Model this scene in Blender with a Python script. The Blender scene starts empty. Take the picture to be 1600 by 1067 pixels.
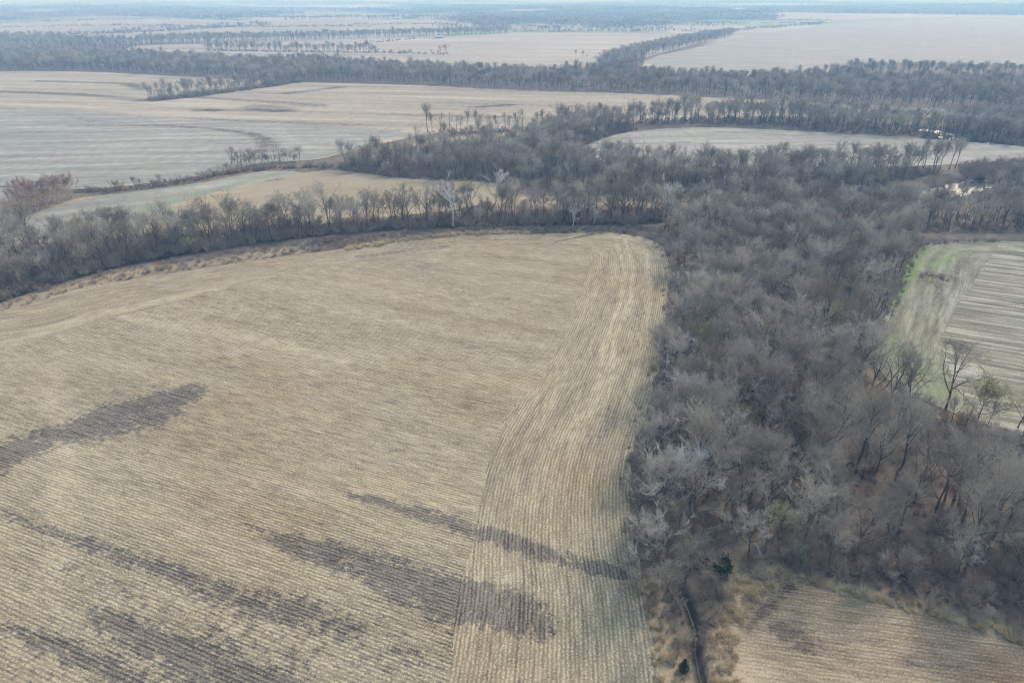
import bpy, math, random
import numpy as np
from mathutils import Vector, Matrix
from mathutils.geometry import delaunay_2d_cdt

# ------------------------------------------------------------------ camera, world, sun
FPX = 1067.0                       # focal length in photo pixels (photo is 1600 x 1067)
PITCH = math.radians(26.74)
CAM_H = 100.0
SUN_EL, SUN_AZ = 34.0, 38.0        # azimuth clockwise from +y (straight ahead), to the right

S = bpy.context.scene
C = S.collection
cam = bpy.data.cameras.new('camera'); camo = bpy.data.objects.new('camera', cam); C.objects.link(camo)
cam.sensor_width = 36; cam.lens = 36 * FPX / 1600; cam.clip_start = 1; cam.clip_end = 150000
camo.location = (0, 0, CAM_H); camo.rotation_euler = (math.pi / 2 - PITCH, 0, 0)
S.camera = camo

W = bpy.data.worlds.new('World'); S.world = W; W.use_nodes = True
wn = W.node_tree.nodes; wl = W.node_tree.links
sky = wn.new('ShaderNodeTexSky'); sky.sky_type = 'NISHITA'; sky.sun_disc = False
sky.sun_elevation = math.radians(SUN_EL); sky.sun_rotation = math.radians(SUN_AZ)
sky.air_density = 1.3; sky.dust_density = 2.0; sky.ozone_density = 1.5
wl.new(sky.outputs[0], wn['Background'].inputs[0]); wn['Background'].inputs[1].default_value = 0.125

sd = bpy.data.lights.new('sun', 'SUN'); sd.energy = 1.5; sd.angle = math.radians(10); sd.color = (1, .95, .88)
so = bpy.data.objects.new('sun', sd); C.objects.link(so)
e, a = math.radians(SUN_EL), math.radians(SUN_AZ)
sdir = Vector((math.sin(a) * math.cos(e), math.cos(a) * math.cos(e), math.sin(e)))
so.rotation_euler = sdir.to_track_quat('Z', 'Y').to_euler()

S.view_settings.view_transform = 'Standard'; S.view_settings.look = 'None'
S.view_settings.exposure = 0.86; S.view_settings.gamma = 1
S.cycles.use_denoising = True; S.cycles.denoising_prefilter = 'NONE'; S.cycles.denoising_input_passes = 'RGB_ALBEDO_NORMAL'; S.cycles.filter_width = 1.2; S.cycles.max_bounces = 5; S.cycles.diffuse_bounces = 2; S.cycles.glossy_bounces = 2
S.cycles.transparent_max_bounces = 4; S.cycles.volume_bounces = 1

HAZE_DENSITY = 2.7e-4

# ------------------------------------------------------------------ picture -> ground
def G(u, v, h=0.0):
    x = (u - 800) / FPX; y = (533.5 - v) / FPX
    dy = y * math.sin(PITCH) + math.cos(PITCH); dz = y * math.cos(PITCH) - math.sin(PITCH)
    t = (h - CAM_H) / dz
    return (x * t, dy * t)
def PR(x, y, z):
    zz = z - CAM_H
    d = y * math.cos(PITCH) - zz * math.sin(PITCH)
    up = y * math.sin(PITCH) + zz * math.cos(PITCH)
    return 800 + FPX * x / d, 533.5 - FPX * up / d, d
def PL(pts):                        # list of picture points or ('w', x, y) ground points
    return [((p[1], p[2]) if p[0] == 'w' else G(*p)) for p in pts]

MOUNDS = [(640, 40, 900, 500, 17), (1190, 28, 420, 350, 13), (1350, 28, 700, 350, 12), (300, 30, 1500, 700, 14),
          (980, 22, 1400, 800, 22), (60, 20, 1600, 900, 25), (1520, 17, 1500, 900, 30)]
MOUNDS = [(*G(m[0], m[1]), m[2], m[3], m[4]) for m in MOUNDS]
def terrain(x, y):
    x = np.asarray(x, float); y = np.asarray(y, float)
    z = np.zeros_like(x)
    for mx, my, sx, sy, h in MOUNDS:
        z = z + h * np.exp(-((x - mx) / sx) ** 2 - ((y - my) / sy) ** 2)
    r = np.clip((y - 4300) / 3500, 0, 1)
    z = z + r * 14 * (1 + np.sin(x / 900 + 1.3) * np.cos(y / 1100 + .4) + .5 * np.sin(x / 410 + y / 700))
    r2 = np.clip((y - 7500) / 5000, 0, 1)
    z = z + r2 * 20 * (1 + np.sin(x / 1700 + .8) * np.cos(y / 2300) + .4 * np.sin(x / 640 + 2))
    return z * np.clip((y - 1500) / 1200, 0, 1)

def seg_dist(P, A, B):
    d = B - A; L2 = (d * d).sum() + 1e-12
    t = np.clip(((P - A) @ d) / L2, 0, 1)
    q = A + t[:, None] * d
    return np.sqrt(((P - q) ** 2).sum(1)), t, L2 ** .5
def poly_dist(P, pts, closed=False):  # distance to a polyline, arc length of the foot point
    pts = np.asarray(pts, float)
    best = np.full(len(P), 1e18); arc = np.zeros(len(P)); acc = 0
    n = len(pts) if closed else len(pts) - 1
    for i in range(n):
        A = pts[i]; B = pts[(i + 1) % len(pts)]
        d, t, L = seg_dist(P, A, B)
        m = d < best; best[m] = d[m]; arc[m] = acc + t[m] * L; acc += L
    return best, arc
def smooth(pts, it=3):
    pts = [np.array(p, float) for p in pts]
    for _ in range(it):
        o = [pts[0]]
        for i in range(len(pts) - 1):
            o += [pts[i] * .75 + pts[i + 1] * .25, pts[i] * .25 + pts[i + 1] * .75]
        o.append(pts[-1]); pts = o
    return np.array(pts)
def inside(P, poly):
    poly = np.asarray(poly, float); r = np.zeros(len(P), bool); j = len(poly) - 1
    x, y = P[:, 0], P[:, 1]
    for i in range(len(poly)):
        xi, yi = poly[i]; xj, yj = poly[j]
        if yi != yj:
            c = ((yi > y) != (yj > y)) & (x < (xj - xi) * (y - yi) / (yj - yi) + xi)
            r ^= c
        j = i
    return r

# ------------------------------------------------------------------ node helper
class NT:
    def __init__(s, name):
        s.m = bpy.data.materials.new(name); s.m.use_nodes = True
        s.t = s.m.node_tree; s.n = s.t.nodes; s.b = s.n['Principled BSDF']
        s.b.inputs['Roughness'].default_value = .95; s.b.inputs['Specular IOR Level'].default_value = .12
    def link(s, a, b): s.t.links.new(a, b)
    def set(s, sock, v):
        if hasattr(v, 'is_linked') or hasattr(v, 'links'): s.link(v, sock)
        elif isinstance(v, tuple) and len(v) == 3 and sock.type == 'RGBA': sock.default_value = (*v, 1)
        else: sock.default_value = v
    def math(s, op, a, b=0.0, c=None, clamp=False):
        n = s.n.new('ShaderNodeMath'); n.operation = op; n.use_clamp = clamp
        s.set(n.inputs[0], a); s.set(n.inputs[1], b)
        if c is not None: s.set(n.inputs[2], c)
        return n.outputs[0]
    def mix(s, f, a, b, mode='MIX'):
        n = s.n.new('ShaderNodeMix'); n.data_type = 'RGBA'; n.blend_type = mode
        s.set(n.inputs[0], f); s.set(n.inputs[6], a); s.set(n.inputs[7], b)
        return n.outputs[2]
    def noise(s, vec, scale, detail=2, rough=.5):
        n = s.n.new('ShaderNodeTexNoise'); n.inputs['Scale'].default_value = scale
        n.inputs['Detail'].default_value = detail; n.inputs['Roughness'].default_value = rough
        s.link(vec, n.inputs['Vector']); return n.outputs[0]
    def ramp(s, v, lo, hi, a=0.0, b=1.0):
        n = s.n.new('ShaderNodeMapRange'); n.interpolation_type = 'SMOOTHSTEP'
        s.set(n.inputs[0], v); s.set(n.inputs[1], lo); s.set(n.inputs[2], hi); s.set(n.inputs[3], a); s.set(n.inputs[4], b)
        return n.outputs[0]
    def attr(s, name):
        n = s.n.new('ShaderNodeAttribute'); n.attribute_name = name; return n
    def sep(s, v):
        n = s.n.new('ShaderNodeSeparateXYZ'); s.link(v, n.inputs[0]); return n.outputs
    def comb(s, x, y, z=0.0):
        n = s.n.new('ShaderNodeCombineXYZ'); s.set(n.inputs[0], x); s.set(n.inputs[1], y); s.set(n.inputs[2], z); return n.outputs[0]
    def pos(s):
        return s.n.new('ShaderNodeNewGeometry').outputs['Position']
    def bump(s, h, dist, strength=1.0):
        n = s.n.new('ShaderNodeBump'); n.inputs['Distance'].default_value = dist; n.inputs['Strength'].default_value = strength
        s.link(h, n.inputs['Height']); s.link(n.outputs[0], s.b.inputs['Normal'])
    def col(s, c): s.set(s.b.inputs['Base Color'], c)

def field_mat(name, base, light, soil, warm, period=.76, row=.22, streak=.35, band=.15, bandw=9.0, blotch=.25,
              fine=.3, green=(.15, .22, .06), streak_scale=1.3, bump=.06, dark=((.055, .046, .038), (.28, .24, .185))):
    t = NT(name); p = t.pos(); rc = t.sep(t.attr('rc').outputs['Vector']); mk = t.sep(t.attr('mk').outputs['Vector'])
    r, al = rc[0], rc[1]
    n_big = t.noise(p, 1 / 45, 3, .55); n_mid = t.noise(p, 1 / 7, 3, .6); n_fine = t.noise(p, 2.6, 3, .8)
    wob = t.math('MULTIPLY', t.math('SUBTRACT', t.noise(p, .9, 3, .7), .5), 5.5)
    ph = t.math('ADD', t.math('MULTIPLY', r, 2 * math.pi / period), wob)
    sn = t.math('SINE', ph)
    st = t.noise(t.comb(t.math('MULTIPLY', r, streak_scale), t.math('MULTIPLY', al, .16)), 1, 3, .65)
    bd = t.ramp(t.noise(t.comb(t.math('MULTIPLY', r, 1 / bandw), t.math('MULTIPLY', al, .09 / bandw)), 1, 4, .7), .25, .75)
    v = t.math('MULTIPLY_ADD', sn, t.math('MULTIPLY', t.math('MULTIPLY', t.ramp(n_mid, .3, .7, .6, 1.2), t.ramp(n_fine, .35, .65, .2, 1.5)), row), .62)
    v = t.math('ADD', v, t.math('MULTIPLY', t.math('SUBTRACT', st, .5), streak * 2))
    v = t.math('ADD', v, t.math('MULTIPLY', t.math('SUBTRACT', bd, .5), band * 2))
    v = t.math('ADD', v, t.math('MULTIPLY', t.math('SUBTRACT', n_fine, .5), fine * 2))
    v = t.math('ADD', v, t.math('MULTIPLY', t.math('SUBTRACT', n_mid, .5), blotch))
    spk = t.noise(t.comb(t.math('MULTIPLY', r, .75), t.math('MULTIPLY', al, .5)), 1, 4, .75)
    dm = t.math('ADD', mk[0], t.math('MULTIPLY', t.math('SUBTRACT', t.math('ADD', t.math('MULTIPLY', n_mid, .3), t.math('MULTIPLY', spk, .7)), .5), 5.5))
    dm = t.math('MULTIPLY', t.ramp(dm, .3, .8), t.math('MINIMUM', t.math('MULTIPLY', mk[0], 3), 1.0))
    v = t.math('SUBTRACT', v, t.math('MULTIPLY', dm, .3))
    v = t.math('ADD', v, t.math('MULTIPLY', mk[2], t.ramp(n_mid, .3, .6, .1, .3)))
    c = t.mix(t.ramp(v, .0, .62), soil, base)
    c = t.mix(t.ramp(v, .55, 1.05), c, light)
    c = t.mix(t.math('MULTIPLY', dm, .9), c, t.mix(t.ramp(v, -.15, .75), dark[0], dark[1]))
    c = t.mix(t.math('MULTIPLY', t.ramp(n_big, .42, .68), .8), c, t.mix(1.0, c, warm, 'MULTIPLY'))
    gm = t.math('MULTIPLY', mk[1], t.ramp(t.math('ADD', n_mid, t.math('MULTIPLY', st, .5)), .45, .95), clamp=True)
    c = t.mix(gm, c, green)
    t.col(c)
    if bump: t.bump(v, bump)
    return t.m

def tag(o, label=None, cat=None, group=None, kind=None):
    if label: o['label'] = label
    if cat: o['category'] = cat
    if group: o['group'] = group
    if kind: o['kind'] = kind
    return o

# ------------------------------------------------------------------ meshes
def mesh_obj(name, verts, faces, mats=(), parent=None, smooth_=False, mi=None, link=True):
    me = bpy.data.meshes.new(name)
    me.from_pydata(verts, [], faces)
    for m in mats: me.materials.append(m)
    if mi is not None: me.polygons.foreach_set('material_index', mi)
    if smooth_: me.polygons.foreach_set('use_smooth', [True] * len(me.polygons))
    me.update()
    o = bpy.data.objects.new(name, me)
    if link: C.objects.link(o)
    if parent: o.parent = parent
    return o

def densify(poly, step):
    o = []
    for i in range(len(poly)):
        A = np.array(poly[i]); B = np.array(poly[(i + 1) % len(poly)])
        n = max(1, int(np.linalg.norm(B - A) / step))
        for k in range(n): o.append(A + (B - A) * k / n)
    return np.array(o)

rngF = np.random.default_rng(5)
def sheet(name, pts, res, mat, z, rows, strokes=(), jitter=0.0, sm=1):
    """a field: polygon on the ground, finely triangulated, carrying row coordinates and crop masks"""
    P = PL(pts)
    if sm: 
        Q = []
        n = len(P)
        for i in range(n):                      # one corner cutting pass, short edges only
            A = np.array(P[i - 1]); B = np.array(P[i]); D = np.array(P[(i + 1) % n])
            la, lb = np.linalg.norm(B - A), np.linalg.norm(D - B); k = min(.25 * la, .25 * lb)
            Q += [B + (A - B) / la * k, B + (D - B) / lb * k]
        P = Q
    B = densify(P, res * 1.5)
    if jitter:
        nn = len(B); w = rngF.normal(0, 1, nn); w = np.convolve(np.r_[w, w, w], np.ones(3) / 3, 'same')[nn:2 * nn]
        w2 = rngF.normal(0, 1, nn); w2 = np.convolve(np.r_[w2, w2, w2], np.ones(3) / 3, 'same')[nn:2 * nn]
        B = B + np.c_[w, w2] * jitter
    x0, y0 = B.min(0); x1, y1 = B.max(0)
    gx, gy = np.meshgrid(np.arange(x0, x1, res), np.arange(y0, y1, res))
    gx = gx + (np.arange(gx.shape[0]) % 2)[:, None] * res * .5
    I = np.c_[gx.ravel(), gy.ravel()]
    I = I[inside(I, B)]
    d, _ = poly_dist(I, B[::2] if len(B) > 400 else B, True); I = I[d > res * .45]
    V = np.r_[B, I]
    nb = len(B)
    out = delaunay_2d_cdt([Vector(v) for v in V], [(i, (i + 1) % nb) for i in range(nb)], [], 0, 1e-5)
    vs = np.array([(v.x, v.y) for v in out[0]]); fs = np.array([f for f in out[2] if len(f) == 3])
    cen = vs[fs].mean(1); fs = fs[inside(cen, B)]
    used = np.unique(fs); mp = np.full(len(vs), -1); mp[used] = np.arange(len(used)); vs = vs[used]; fs = mp[fs]
    A_, B_, C_ = vs[fs[:, 0]], vs[fs[:, 1]], vs[fs[:, 2]]
    cr = (B_[:, 0] - A_[:, 0]) * (C_[:, 1] - A_[:, 1]) - (B_[:, 1] - A_[:, 1]) * (C_[:, 0] - A_[:, 0])
    fs[cr < 0] = fs[cr < 0][:, ::-1]
    zz = terrain(vs[:, 0], vs[:, 1]) + z
    o = mesh_obj(name, np.c_[vs, zz].tolist(), fs.tolist(), [mat], smooth_=True)
    if isinstance(rows, (int, float)):
        a = math.radians(rows); d = np.array([math.sin(a), math.cos(a)]); nrm = np.array([math.cos(a), -math.sin(a)])
        rc = np.c_[vs @ nrm, vs @ d]
    else:
        dd, aa = poly_dist(vs, smooth(PL(rows)))
        rc = np.c_[dd, aa]
    me = o.data
    at = me.attributes.new('rc', 'FLOAT_VECTOR', 'POINT'); at.data.foreach_set('vector', np.c_[rc, np.zeros(len(rc))].ravel())
    mk = np.zeros((len(vs), 3))
    for ch, line, w, s in strokes:
        L = PL(line); w = w if isinstance(w, (list, tuple)) else [w] * len(L)
        if len(L) == 1: L = L * 2; w = list(w) * 2
        f = np.zeros(len(vs))
        for i in range(len(L) - 1):
            d, t, _l = seg_dist(vs, np.array(L[i]), np.array(L[i + 1]) + 1e-6)
            ww = w[i] * (1 - t) + w[i + 1] * t
            f = np.maximum(f, np.clip(1.5 - d / ww, 0, 1))
        k = 'dgl'.index(ch); mk[:, k] = np.maximum(mk[:, k], f * s)
    at = me.attributes.new('mk', 'FLOAT_VECTOR', 'POINT'); at.data.foreach_set('vector', mk.ravel())
    tag(o, kind='structure')
    return o

# ------------------------------------------------------------------ ground
ditch = smooth(PL([(1062, 915), (1078, 950), (1090, 985), (1086, 1010), (1092, 1040), (1098, 1067), (1108, 1110), (1120, 1200), (1130, 1400)]))
river1 = smooth(PL([(1375, 296), (1400, 303), (1450, 303), (1480, 297), (1505, 288), (1530, 283), (1570, 281), (1640, 287), (1750, 300)]))
river2 = smooth(PL([(1440, 199), (1470, 203), (1485, 209), (1480, 215), (1500, 219), (1560, 222)]))
channel = smooth(PL([(-80, 490), (0, 462), (130, 420), (300, 388), (450, 366), (600, 354), (700, 349), (860, 346), (1000, 345), (1100, 338)]))
def axis(parts):
    o = []
    for a, b, s in parts: o += list(np.arange(a, b - s * .01, s))
    return np.array(o + [parts[-1][1]])
xs = axis([(-40000, -12000, 4000), (-12000, -4000, 160), (-4000, -800, 50), (-800, -250, 10), (-250, 0, 4), (0, 20, 2), (20, 60, .6), (60, 200, 3), (200, 500, 4),
           (500, 900, 10), (900, 4000, 50), (4000, 12000, 160), (12000, 40000, 4000)])
ys = axis([(-3000, -200, 400), (-200, 0, 20), (0, 50, 5), (50, 110, 1.5), (110, 700, 4), (700, 2600, 20), (2600, 9500, 100), (9500, 16000, 500), (16000, 60000, 4000)])
X, Y = np.meshgrid(xs, ys); GP = np.c_[X.ravel(), Y.ravel()]
gz = terrain(GP[:, 0], GP[:, 1])
near = (np.abs(GP[:, 0]) < 900) & (GP[:, 1] < 900) & (GP[:, 1] > 0)
mkg = np.zeros((len(GP), 3))
idx = np.where(near)[0]; NP_ = GP[idx]
d, _ = poly_dist(NP_, ditch); gz[idx] -= 1.3 * np.exp(-(d / 1.1) ** 2); mkg[idx, 0] = np.maximum(mkg[idx, 0], np.clip(1.6 - d / 1.3, 0, 1))
d, _ = poly_dist(NP_, river1); gz[idx] -= 2.6 * np.clip(1.8 - d / 9, 0, 1); mkg[idx, 0] = np.maximum(mkg[idx, 0], np.clip(1.8 - d / 11, 0, 1))
d, _ = poly_dist(NP_, river2); gz[idx] -= 2.6 * np.clip(1.8 - d / 14, 0, 1); mkg[idx, 0] = np.maximum(mkg[idx, 0], np.clip(1.8 - d / 15, 0, 1))
d, _ = poly_dist(NP_, channel); gz[idx] -= 1.4 * np.clip(1.6 - d / 4.5, 0, 1); mkg[idx, 0] = np.maximum(mkg[idx, 0], .55 * np.clip(1.7 - d / 4, 0, 1))
gz[idx] += .12 * np.sin(NP_[:, 0] * .31) * np.cos(NP_[:, 1] * .27) - .12
def gstroke(ch, line, w, s=1.0):
    L = PL(line); w = w if isinstance(w, (list, tuple)) else [w] * len(L)
    f = np.zeros(len(idx))
    for i in range(len(L) - 1):
        d, t, _l = seg_dist(NP_, np.array(L[i]), np.array(L[i + 1])); ww = w[i] * (1 - t) + w[i + 1] * t
        f = np.maximum(f, np.clip(1.5 - d / ww, 0, 1) * s)
    k = 'dgl'.index(ch); mkg[idx, k] = np.maximum(mkg[idx, k], f)
# pale dead grass on verges and in clearings (channel l), green (g), dark mud (d)
gstroke('l', [(1018, 905), (1030, 960), (1036, 1010), (1042, 1067), (1060, 1250)], [1.5, 2, 3, 4, 5])
gstroke('l', [(1130, 925), (1118, 980), (1112, 1040), (1120, 1200)], [3, 4, 4, 5])
gstroke('l', [(1140, 898), (1200, 896), (1300, 918), (1400, 940), (1520, 975), (1620, 1010)], [4, 4, 2.5, 2, 2.5, 3])
gstroke('l', [(540, 388), (620, 376), (700, 366), (820, 362)], [2, 3, 3, 1.5])
gstroke('l', [(0, 480), (60, 463), (170, 434), (300, 412), (450, 392)], 6, .7)
gstroke('l', [(560, 300), (700, 305), (850, 315), (980, 316), (1100, 312)], [12, 14, 9, 8, 8])
gstroke('l', [(1140, 306), (1190, 306), (1240, 308)], 8)
gstroke('l', [(1380, 313), (1460, 314), (1600, 312)], 9)
gstroke('l', [(1420, 366), (1500, 368), (1600, 370)], 4, .7)
gstroke('l', [(590, 232), (700, 218), (820, 206)], 9)
gstroke('l', [(1365, 627), (1378, 627)], 2.5)
gstroke('l', [(1130, 880), (1230, 850), (1300, 860)], 4, .55)
gstroke('l', [(1150, 740), (1230, 760)], 5, .4)
gstroke('l', [(1360, 600), (1420, 640), (1500, 655), (1600, 685)], 3, .5)
gstroke('l', [(0, 355), (60, 335), (130, 310), (230, 300), (330, 287)], [3, 4, 3, 3, 3])
gstroke('g', [(560, 232), (490, 247)], 6)
faces = []
nx, ny = len(xs), len(ys)
a_ = (np.arange(ny - 1)[:, None] * nx + np.arange(nx - 1)).ravel()
faces = np.c_[a_, a_ + 1, a_ + nx + 1, a_ + nx]

def ground_mat():
    t = NT('ground_litter_and_far_land'); p = t.pos(); mk = t.sep(t.attr('mk').outputs['Vector']); xyz = t.sep(p)
    nb = t.noise(p, 1 / 22, 4, .6); nm = t.noise(p, 1 / 3.5, 4, .65); nf = t.noise(p, 1.6, 4, .75)
    c = t.mix(t.ramp(nm, .3, .7), (.13, .10, .075), (.26, .205, .145))
    c = t.mix(t.ramp(nb, .5, .7), c, (.15, .1, .075))
    c = t.mix(t.math('MULTIPLY', t.ramp(nf, .5, .8), .55), c, (.26, .22, .16))
    lt = t.math('MULTIPLY', mk[2], t.ramp(t.math('ADD', nm, t.math('MULTIPLY', nf, .4)), .4, .8, .35, 1.0))
    c = t.mix(lt, c, t.mix(nf, (.34, .255, .14), (.60, .475, .30)))
    c = t.mix(t.math('MULTIPLY', mk[1], .7), c, (.16, .2, .06))
    c = t.mix(t.math('MULTIPLY', mk[0], .9), c, (.045, .04, .036))
    # far land: a patchwork of pasture, stubble and fallow
    vo = t.n.new('ShaderNodeTexVoronoi'); vo.distance = 'CHEBYCHEV'; vo.inputs['Scale'].default_value = 1 / 620; vo.inputs['Randomness'].default_value = .8
    t.link(p, vo.inputs['Vector'])
    rv = t.sep(vo.outputs['Color'])
    fc = t.mix(t.ramp(rv[0], .3, .7), (.38, .33, .24), (.30, .29, .21))
    fc = t.mix(t.ramp(rv[1], .72, .74), fc, (.28, .33, .16))
    fc = t.mix(t.ramp(rv[1], .2, .18), fc, (.46, .40, .32))
    fc = t.mix(t.math('MULTIPLY', t.ramp(t.noise(p, 1 / 160, 4), .35, .65), .3), fc, (.15, .14, .1))
    c = t.mix(t.ramp(xyz[1], 1700, 1950), c, fc)
    t.col(c); t.bump(nf, .25, .8)
    return t.m
gm_ = ground_mat()
go = mesh_obj('ground', np.c_[GP, gz].tolist(), faces.tolist(), [gm_], smooth_=True)
at = go.data.attributes.new('mk', 'FLOAT_VECTOR', 'POINT'); at.data.foreach_set('vector', mkg.ravel())
tag(go, kind='structure')

def water_mat():
    t = NT('water'); t.b.inputs['Roughness'].default_value = .12; t.b.inputs['Specular IOR Level'].default_value = .45
    t.col((.05, .055, .05)); p = t.pos(); t.bump(t.noise(p, 1.2, 3), .01, .3); return t.m
wm = water_mat()
def ribbon(name, line, w, z):
    L = np.asarray(line); d = np.gradient(L, axis=0); d /= np.linalg.norm(d, axis=1)[:, None]; n = np.c_[-d[:, 1], d[:, 0]]
    ww = w * (1 + .25 * np.sin(np.arange(len(L)) * .9))
    A = L + n * ww[:, None]; B = L - n * ww[:, None]; k = len(L)
    v = [(x, y, z) for x, y in A] + [(x, y, z) for x, y in B]
    f = [(i, k + i, k + i + 1, i + 1) for i in range(k - 1)]
    o = mesh_obj(name, v, f, [wm]); tag(o, kind='structure'); return o
ribbon('ditch_water', ditch, .14, -1.2)
ribbon('river_water', river1, 9.5, -2.0)
ribbon('pond_water', river2, 6, -2.0)

# ------------------------------------------------------------------ fields
STUB = field_mat('corn_stubble', (.31, .257, .162), (.575, .485, .315), (.085, .07, .054), (.97, .89, .82), row=.22, fine=1.0, streak=.6, band=.12, bump=.03)
STUB_HEAD = field_mat('headland_stubble', (.31, .257, .162), (.58, .49, .318), (.095, .078, .06), (1, .9, .82), row=.2, fine=.95, streak=.5, band=.15, bandw=3, bump=.03)
BEAN = field_mat('striped_bean_stubble', (.25, .23, .165), (.46, .43, .33), (.13, .115, .085), (.97, .94, .9), period=3.0, row=.14, fine=.7, streak=.3, band=.5, bandw=3.2, green=(.2, .31, .06), bump=.05)
TANF = field_mat('far_tan_stubble', (.385, .325, .23), (.51, .44, .335), (.19, .16, .12), (1, .95, .9), period=6, row=.0, fine=.35, streak=.4, band=.4, bandw=30, blotch=.2, streak_scale=.08, green=(.22, .26, .1), bump=0)
PINKF = field_mat('far_pale_stubble', (.41, .355, .27), (.54, .48, .385), (.22, .185, .155), (1, .96, .94), period=12, row=.0, fine=.2, streak=.35, band=.42, bandw=50, blotch=.2, streak_scale=.05, bump=0)
GREYF = field_mat('far_grey_bean_stubble', (.32, .30, .245), (.46, .43, .365), (.19, .175, .14), (1, .96, .9), period=5, row=.0, fine=.3, streak=.4, band=.36, bandw=12, blotch=.25, streak_scale=.1, green=(.25, .29, .15), bump=0)
PASTURE = field_mat('dry_hill_grass', (.38, .31, .20), (.50, .42, .29), (.24, .19, .13), (1, .9, .8), period=9, row=.02, fine=.2, streak=.1, band=.2, bandw=20, blotch=.4, green=(.2, .28, .1), bump=.03)

edgeR = [(1060, 1400), (1040, 1200), (1028, 1067), (1020, 1010), (1012, 950), (1003, 905), (990, 860), (981, 780), (985, 720), (1005, 655), (1028, 570), (1042, 480), (1048, 420), (1036, 386), (1010, 371), (960, 364)]
split = [(930, 364), (918, 430), (888, 510), (842, 600), (790, 652), (768, 720), (745, 820), (715, 930), (700, 1067), (694, 1200), (690, 1500)]
edgeL = [('w', -420, 205), (0, 487), (130, 449), (300, 422), (450, 400), (560, 386), (620, 376), (700, 368), (800, 366), (930, 364)]
split2 = [(860, 380), (620, 402), (500, 415), (400, 440), (200, 490), (0, 548), ('w', -420, 150)]
dark = [('d', [(100, 930), (300, 1000), (520, 1060)], [14, 16, 14], .22), ('d', [(350, 960), (520, 1010), (640, 1040)], [6, 8, 8], .3), ('d', [(0, 1000), (100, 1060)], [10, 12], .25),
        ('d', [(60, 790), (300, 850), (500, 930)], [8, 10, 10], .1),
        ('d', [(-60, 745), (0, 712), (60, 688), (120, 672)], [7, 7, 6, 5], 1.0),
        ('d', [(120, 672), (180, 655), (230, 640), (275, 622), (290, 614)], [6, 9, 9, 6, 5], 1.0),
        ('d', [(190, 650), (240, 652)], [5, 5], .9),
        ('d', [(0, 798), (67, 825), (216, 876), (371, 930), (420, 960)], [.8, 1.3, 1.6, 2.2, 1.6], .85),
        ('d', [(240, 885), (330, 925), (440, 950), (560, 985)], [1, 3, 4, 3], .65),
        ('d', [(140, 958), (200, 985), (280, 1020), (370, 1067), (460, 1120)], [1.5, 3, 4, 5, 5], .95),
        ('d', [(0, 975), (60, 1000), (160, 1040), (240, 1090)], [1, 1.6, 2, 2], .8),
        ('d', [(80, 880), (200, 925), (330, 985), (500, 1050)], [1, 1.2, 1.6, 2], .45),
        ('d', [(375, 818), (430, 835)], [.8, 1.2], .7),
        ('d', [(430, 840), (500, 862), (560, 880), (640, 905), (725, 942)], [2, 3.2, 3.6, 4.2, 5], 1.0),
        ('d', [(620, 925), (725, 960)], [3, 4], .9),
        ('d', [(545, 772), (600, 788), (680, 806), (760, 838)], [.7, 1.5, 1.9, 2.1], 1.0),
        ('d', [(300, 470), (420, 500), (560, 505)], [3, 4, 3], .22), ('d', [(640, 430), (780, 470), (880, 480)], [4, 5, 4], .22),
        ('l', [(189, 495), (388, 529), (540, 566)], [2, 3, 2], .7), ('l', [(80, 560), (100, 700), (90, 900)], [3, 3, 3], .45)]
darkh = [('d', [(715, 820), (760, 835), (830, 858), (900, 880), (960, 893), (1000, 907)], [2, 2.2, 2.2, 2, 1.5, .9], 1.0),
         ('d', [(715, 935), (760, 945), (800, 960), (845, 978)], [5, 4.6, 4.2, 3], 1.0),
         ('d', [(800, 945), (830, 965)], [4, 3.6], 1.0),
         ('l', [(975, 370), (990, 420), (985, 470), (960, 530), (955, 590), (930, 640), (890, 690)], [.7, .7, .8, .9, 1, 1, 1], 1.0),
         ('l', [(962, 372), (975, 420), (970, 470), (945, 530), (938, 590), (912, 645), (872, 690)], [.6, .6, .7, .8, .9, .9, .9], .9),
         ('l', [(925, 372), (960, 368), (1020, 378)], [3, 3, 3], .8),
         ('l', [(1008, 390), (1016, 450), (1010, 520), (985, 600), (965, 660)], [.8, 1, 1, 1, 1], .7),
         ('d', [(1005, 480), (1000, 540)], [4, 4], .25), ('d', [(950, 640), (930, 690)], [3, 3], .25), ('d', [(985, 660), (978, 760)], [2, 2], .3),
         ('l', [(905, 440), (870, 540), (820, 620)], [3, 3, 3], .3),
         ('g', [(960, 960), (955, 985)], [2, 2], .25)]
SMALLF = field_mat('ragged_stubble', (.31, .24, .15), (.53, .425, .27), (.105, .085, .066), (1, .84, .74), row=.13, fine=.9, streak=.6, band=.2, blotch=.5, bump=.03, dark=((.10, .07, .047), (.28, .22, .155)))
sheet('stubble_field', split[::-1] and (split2[::-1][0:0] + [('w', -420, 150)] + list(reversed(split2[:-1])) + [(935, 366)] + [(q[0] + 5, q[1]) for q in split[1:-1]] + [split[-1]] + [('w', -20, 10), ('w', -420, 10)]),
      1.5, STUB, .05, 112.0, dark, sm=0)
sheet('stubble_headland', split + edgeR, 1.3, STUB_HEAD, .055, edgeR, darkh, jitter=.6, sm=0)
sheet('stubble_end_rows', edgeL + split2, 1.8, STUB_HEAD, .055, edgeL,
      [('d', [(700, 385), (640, 392), (560, 402)], 2, .5), ('d', [(560, 388), (700, 378), (850, 374)], [2, 4, 2], .3), ('l', [(0, 540), (200, 480), (340, 452)], 3, .6)], jitter=.3, sm=0)

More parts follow.
